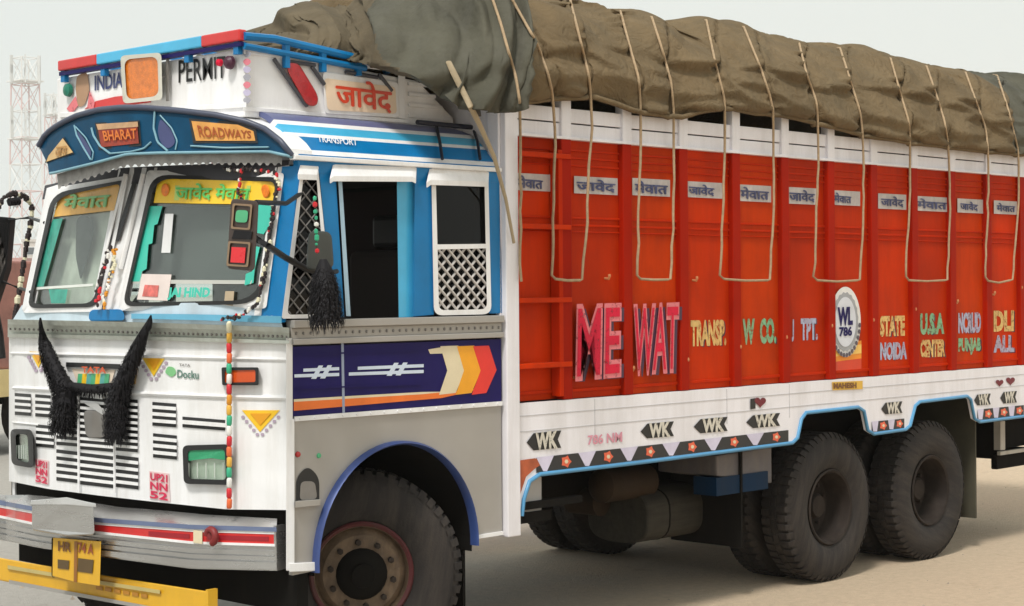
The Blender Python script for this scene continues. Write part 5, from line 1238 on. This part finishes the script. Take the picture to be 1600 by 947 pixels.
rt = Fp(along([(236, 493), (226, 512), (214, 540), (202, 568), (192, 592), (184, 615), (181, 645), (182, 684)], 14), .07)
tag(obj('tassel', hairy(rt, [.005, .010, .020, .030, .034, .038, .042, .046, .05, .056, .06, .062, .06, .05], 2400, .055, 4), hair), 'black yarn horn tassel beside the green swirl on the front', 'tassel', 'black yarn tassels')
xb = Fp(along([(110, 604), (145, 608), (190, 604)], 8), .05)
tag(obj('tassel', hairy(xb, [.03] * 8, 160, .03, 5), hair), 'short black yarn braid stretched across the badge above the grille', 'tassel', 'black yarn tassels')
dt = [hit(u, v, 1, -.24) for u, v in along([(505, 405), (507, 440), (510, 498)], 8)]
tag(obj('tassel', hairy(dt, [.02, .045, .06, .065, .07, .075, .075, .07], 1200, .08, 6), hair), 'black yarn tassel hanging from the mirror beside the open door window', 'tassel', 'black yarn tassels')
# long multicoloured garland down the corner
bm_ = [M('bead_cream', (.75, .7, .5), .4), M('bead_yellow', (.75, .42, .06), .4), M('bead_red', (.6, .02, .03), .4), M('bead_orange', (.75, .14, .04), .4), M('bead_green', (.04, .4, .22), .4), M('bead_white', (.78, .76, .72), .4), M('bead_amber', (.7, .28, .02), .4), M('bead_dark', (.03, .02, .02), .4)]
seq = [0, 1, 2, 3, 4, 5, 2, 6, 1, 4, 5, 2, 3, 1, 4, 5, 2, 3]
gl_ = thing('bead_garland', 'long garland of red, yellow, green and white tubes hanging down the front corner', 'garland', F(358, 795, .06), 'bead garlands')
vs = [503 + k * (795 - 503) / len(seq) for k in range(len(seq) + 1)]
for k, ci in enumerate(seq):
    a, b = F(358 + (k % 2) * .6, vs[k], .06), F(358, vs[k + 1], .06); o_ = gl_.location
    obj('bead', MB().tube([a - o_, a.lerp(b, .15) - o_, a.lerp(b, .85) - o_, b - o_], [.009, .014, .014, .009], 8), bm_[ci], gl_, smooth=60)
def beads(px, n, r, cols, surf, seed, jit=.0):
    rr = random.Random(seed); mb = MB(); pts_ = along(px, n)
    for i, (u, v) in enumerate(pts_): mb.ball(surf(u + rr.uniform(-jit, jit), v + rr.uniform(-jit, jit)), r * rr.uniform(.7, 1.3), 6, mi=rr.choice(cols), sq=(1, 1, rr.uniform(.7, 1.5)))
    mb.tube([surf(u, v) for u, v in pts_], .003, 5, mi=7); return mb
fs = lambda u, v: F(u, v, .045)
tag(obj('bead_garland', beads([(352, 262), (376, 268), (372, 300), (380, 318)], 30, .009, [5, 7, 7, 7, 2], fs, 1, 2), bm_), 'short string of dark and white beads under the visor above the brown mirror', 'garland', 'bead garlands')
tag(obj('bead_garland', beads([(378, 262), (430, 270), (436, 290), (426, 330), (420, 380), (412, 430), (404, 470), (380, 492), (346, 498)], 84, .0105, [7, 7, 7, 7, 5, 0, 2], fs, 2, 2.5), bm_), 'black, white and red bead string around the edge of the near windscreen', 'garland', 'bead garlands')
tag(obj('bead_garland', beads([(492, 310), (494, 350), (495, 392)], 9, .012, [5, 0, 2, 4], lambda u, v: hit(u, v, 1, -.23), 3, .5), bm_), 'short string of white and red beads hanging over the dark door mirror', 'garland', 'bead garlands')
fs2 = lambda u, v: F(u, v, .06)
tag(obj('bead_garland', beads([(172, 386), (164, 410), (156, 440), (150, 476)], 26, .012, [7, 5, 2, 7], fs2, 5, 3), bm_), 'dark red and white bead string beside the far windscreen pane', 'garland', 'bead garlands')
tag(obj('bead_garland', beads([(180, 388), (176, 420), (166, 450), (160, 480)], 26, .012, [0, 0, 6, 5], fs2, 6, 3), bm_), 'cream and amber bead string on the centre post of the windscreen', 'garland', 'bead garlands')
tag(obj('bead_garland', beads([(-4, 328), (4, 310), (20, 302), (38, 306), (50, 322), (50, 338), (42, 380), (34, 430), (26, 480), (18, 520)], 60, .02, [7, 7, 7, 0], lambda u, v: hit(u, v, 1, W + .36), 7, .6), bm_), 'black bead string looped over the far mirror beside the rose building', 'garland', 'bead garlands')
tag(obj('tassel', hairy([hit(u, v, 1, W + .35) for u, v in ((14, 316), (30, 314))], [.03, .03], 40, .05, 9, .4), hair), 'small black yarn knot under the bead loop at the far mirror', 'tassel', 'black yarn tassels')

# ================================================================== BEHIND THE LORRY
# lattice tower far away
def tower(name, u, d_, hgt, wid, label):
    base = CAM + ray(u, 451) * d_; base.z = 0; r = thing(name, label, 'tower', base, 'telecom towers')
    pale = M('tower_white_hazed', (.72, .70, .67), .6); rd = M('tower_red_hazed', (.62, .42, .40), .6); an = M('antenna_panel', (.6, .6, .58), .5)  # tower paint paled in colour to imitate distance haze
    n = 9
    for k in range(n):
        z0, z1 = hgt * k / n, hgt * (k + 1) / n; w0, w1 = lerp(wid, wid * .72, k / n), lerp(wid, wid * .72, (k + 1) / n); mb = MB()
        c0 = [Vector((sx * w0 / 2, sy * w0 / 2, z0)) for sx, sy in ((-1, -1), (1, -1), (1, 1), (-1, 1))]; c1 = [Vector((sx * w1 / 2, sy * w1 / 2, z1)) for sx, sy in ((-1, -1), (1, -1), (1, 1), (-1, 1))]
        for i in range(4):
            j = (i + 1) % 4; mb.tube([c0[i], c1[i]], .32, 5); mb.tube([c0[i], c1[j]], .16, 4); mb.tube([c0[j], c1[i]], .16, 4); mb.tube([c1[i], c1[j]], .2, 4)
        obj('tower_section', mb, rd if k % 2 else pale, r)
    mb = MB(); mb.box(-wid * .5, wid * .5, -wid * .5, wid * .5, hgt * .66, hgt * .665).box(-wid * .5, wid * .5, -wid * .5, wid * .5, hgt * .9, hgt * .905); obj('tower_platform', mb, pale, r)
    a0 = None
    for lvl in (.70, .76, .93, .97):
        for k in range(6):
            a = k * math.pi / 3
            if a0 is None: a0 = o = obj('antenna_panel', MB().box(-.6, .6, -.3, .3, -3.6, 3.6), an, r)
            else: o = a0.copy(); COL.objects.link(o); o.parent = r
            o.location = (wid * .58 * math.cos(a), wid * .58 * math.sin(a), hgt * lvl); o.rotation_euler = (0, 0, a)
    return r
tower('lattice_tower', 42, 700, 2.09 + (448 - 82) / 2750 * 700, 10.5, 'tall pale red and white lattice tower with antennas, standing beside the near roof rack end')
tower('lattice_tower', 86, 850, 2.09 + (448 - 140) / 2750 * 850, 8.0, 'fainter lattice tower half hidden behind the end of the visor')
far_pane = M('far_pane', (.08, .09, .1), .2)
def building(u0, u1, vt_, d_, mt, label, rows_n, cols_n):
    a = CAM + ray(u0, 451) * d_; b = CAM + ray(u1, 451) * d_; a.z = b.z = 0; h_ = 2.09 + (451 - vt_) / 2750 * d_
    dx = (b - a); L_ = dx.length; dx.normalize(); dep = Vector((-dx.y, dx.x, 0)); 
    if dep.dot(FWD) < 0: dep = -dep
    r = thing('building', label, 'building', a, 'far buildings')
    def pr(x0, x1, y0, y1, z0, z1): return [dx * x + dep * y + Vector((0, 0, z)) for x in (x0, x1) for y in (y0, y1) for z in (z0, z1)]
    Fc = [(0, 1, 3, 2), (4, 6, 7, 5), (0, 4, 5, 1), (2, 3, 7, 6), (0, 2, 6, 4), (1, 5, 7, 3)]
    obj('wall', MB().add(pr(0, L_, 0, 9, 0, h_), Fc), mt, r); obj('parapet', MB().add(pr(-.2, L_ + .2, -.2, 9.2, h_, h_ + .5), Fc), mt, r)
    for i in range(rows_n):
        for j in range(cols_n):
            x = L_ * (j + .5) / cols_n; z = h_ * (i + .35) / rows_n; wn_ = obj('window', MB().add(pr(x - .9, x + .9, -.06, .0, z, z + 1.6), Fc), white, r); obj('pane', MB().add(pr(x - .75, x + .75, -.1, -.06, z + .12, z + 1.48), Fc), far_pane, wn_)
building(-60, 34, 402, 260, M('rose_plaster', (.5, .27, .24), .85, var=.15), 'rose coloured two storey building standing behind the black bead string', 2, 3)
building(36, 110, 372, 340, M('cream_plaster', (.55, .5, .46), .85, var=.15), 'pale cream building behind the far windscreen edge', 3, 3)
# a parked lorry at the left edge, mostly out of frame
d_ = 24; c_ = CAM + ray(-18, 600) * d_; c_.z = 0
pk = thing('parked_lorry', 'dull rose and cream parked lorry standing on the road behind the far headlight', 'lorry', c_)
pk.rotation_euler = (0, 0, math.radians(20))
obj('cargo_box', MB().box(-2.6, .3, -1.1, 1.1, 1.1, 2.5), M('dull_rose_body', (.34, .15, .12), .6, var=.3), pk, bevel=.03)
obj('side_board', MB().box(-2.62, .32, -1.13, -1.1, .75, 1.1), M('yellow_board', (.7, .55, .25), .5), pk)
obj('chassis', MB().box(-2.6, .3, -.5, .5, .6, .8), soot, pk)
w0 = None
for x, y in ((-.3, -1.0), (-2.0, -1.0), (-.3, 1.0), (-2.0, 1.0)):
    if w0 is None: w0 = o = obj('wheel', MB().lathe([(.2, -.14), (.47, -.14), (.5, -.1), (.5, .1), (.47, .14), (.2, .14), (.0005, .1)], (0, 0, 0), (0, 1, 0), 24), rubber, pk, smooth=40)
    else: o = w0.copy(); COL.objects.link(o); o.parent = pk
    o.location = (x, y, .5)

# ------------------------------------------------------------------ every separate piece its own part
SPLIT = {'panel_rib', 'painted_triangle', 'painted_flower', 'painted_drop', 'bracket', 'windscreen_sticker', 'bumper_rib', 'bumper_stripe', 'rack_post', 'rack_bar', 'painted_heart', 'crossmember', 'floor_beams', 'leaf_spring', 'badge_stripe', 'grille_bar', 'centre_post_bead', 'painted_line', 'mirror_trim', 'painted_dash', 'painted_pattern', 'pressed_rib', 'skirt_seam', 'plate_window', 'grille_emblem', 'painted_figure', 'box_edge_trim', 'guard_bracket', 'guard_lettering_blocks', 'roof_step', 'tank_strap', 'chassis', 'corner_trim', 'painted_stripe', 'painted_chevron', 'box_rail', 'roof_rack', 'lamp_bracket', 'plate_hanger', 'seat', 'side_ledge', 'corner_post', 'rear_guard', 'far_cab_side', 'tower_platform'}
def islands(me):
    par = list(range(len(me.vertices)))
    def find(a):
        while par[a] != a: par[a] = par[par[a]]; a = par[a]
        return a
    for p in me.polygons:
        a = find(p.vertices[0])
        for v in p.vertices[1:]: par[find(v)] = a
    g = {}
    for p in me.polygons: g.setdefault(find(p.vertices[0]), []).append(p)
    return list(g.values())
for o in list(COL.objects):
    if o.type != 'MESH' or o.name.split('.')[0] not in SPLIT or o.parent is None: continue
    me = o.data; gs = islands(me)
    if len(gs) < 2: continue
    stem_ = o.name.split('.')[0]; new = []
    for g in gs:
        ids = sorted({v for p in g for v in p.vertices}); mp_ = {v: i for i, v in enumerate(ids)}
        m2 = bpy.data.meshes.new(stem_); m2.from_pydata([me.vertices[v].co for v in ids], [], [[mp_[v] for v in p.vertices] for p in g])
        m2.materials.append(me.materials[g[0].material_index]); m2.polygons.foreach_set('use_smooth', [p.use_smooth for p in g]); m2.update()
        if g[0].use_smooth: m2.set_sharp_from_angle(angle=math.radians(40))
        new.append(m2)
    kids = list(o.children)
    o.data = new[0]
    for m2 in new[1:]:
        c = o.copy(); COL.objects.link(c); c.data = m2
for o in COL.objects:
    if o.name.split('.')[0] in ('painted_dots', 'emblem_scallop', 'wire_lattice'): o['kind'] = 'stuff'

# ------------------------------------------------------------------ haze in the air
hm = bpy.data.materials.new('haze'); hm.use_nodes = True; t = hm.node_tree; t.nodes.clear()
o_ = t.nodes.new('ShaderNodeOutputMaterial'); pv = t.nodes.new('ShaderNodeVolumePrincipled'); pv.inputs['Color'].default_value = (.99, .99, .98, 1); pv.inputs['Density'].default_value = .0004; pv.inputs['Anisotropy'].default_value = .2
t.links.new(pv.outputs[0], o_.inputs['Volume'])
tag(obj('haze', MB().box(-905, 905, -905, 905, -1, 102), hm), 'pale dusty haze in the air around the lorry and towers', 'haze', None, 'stuff')
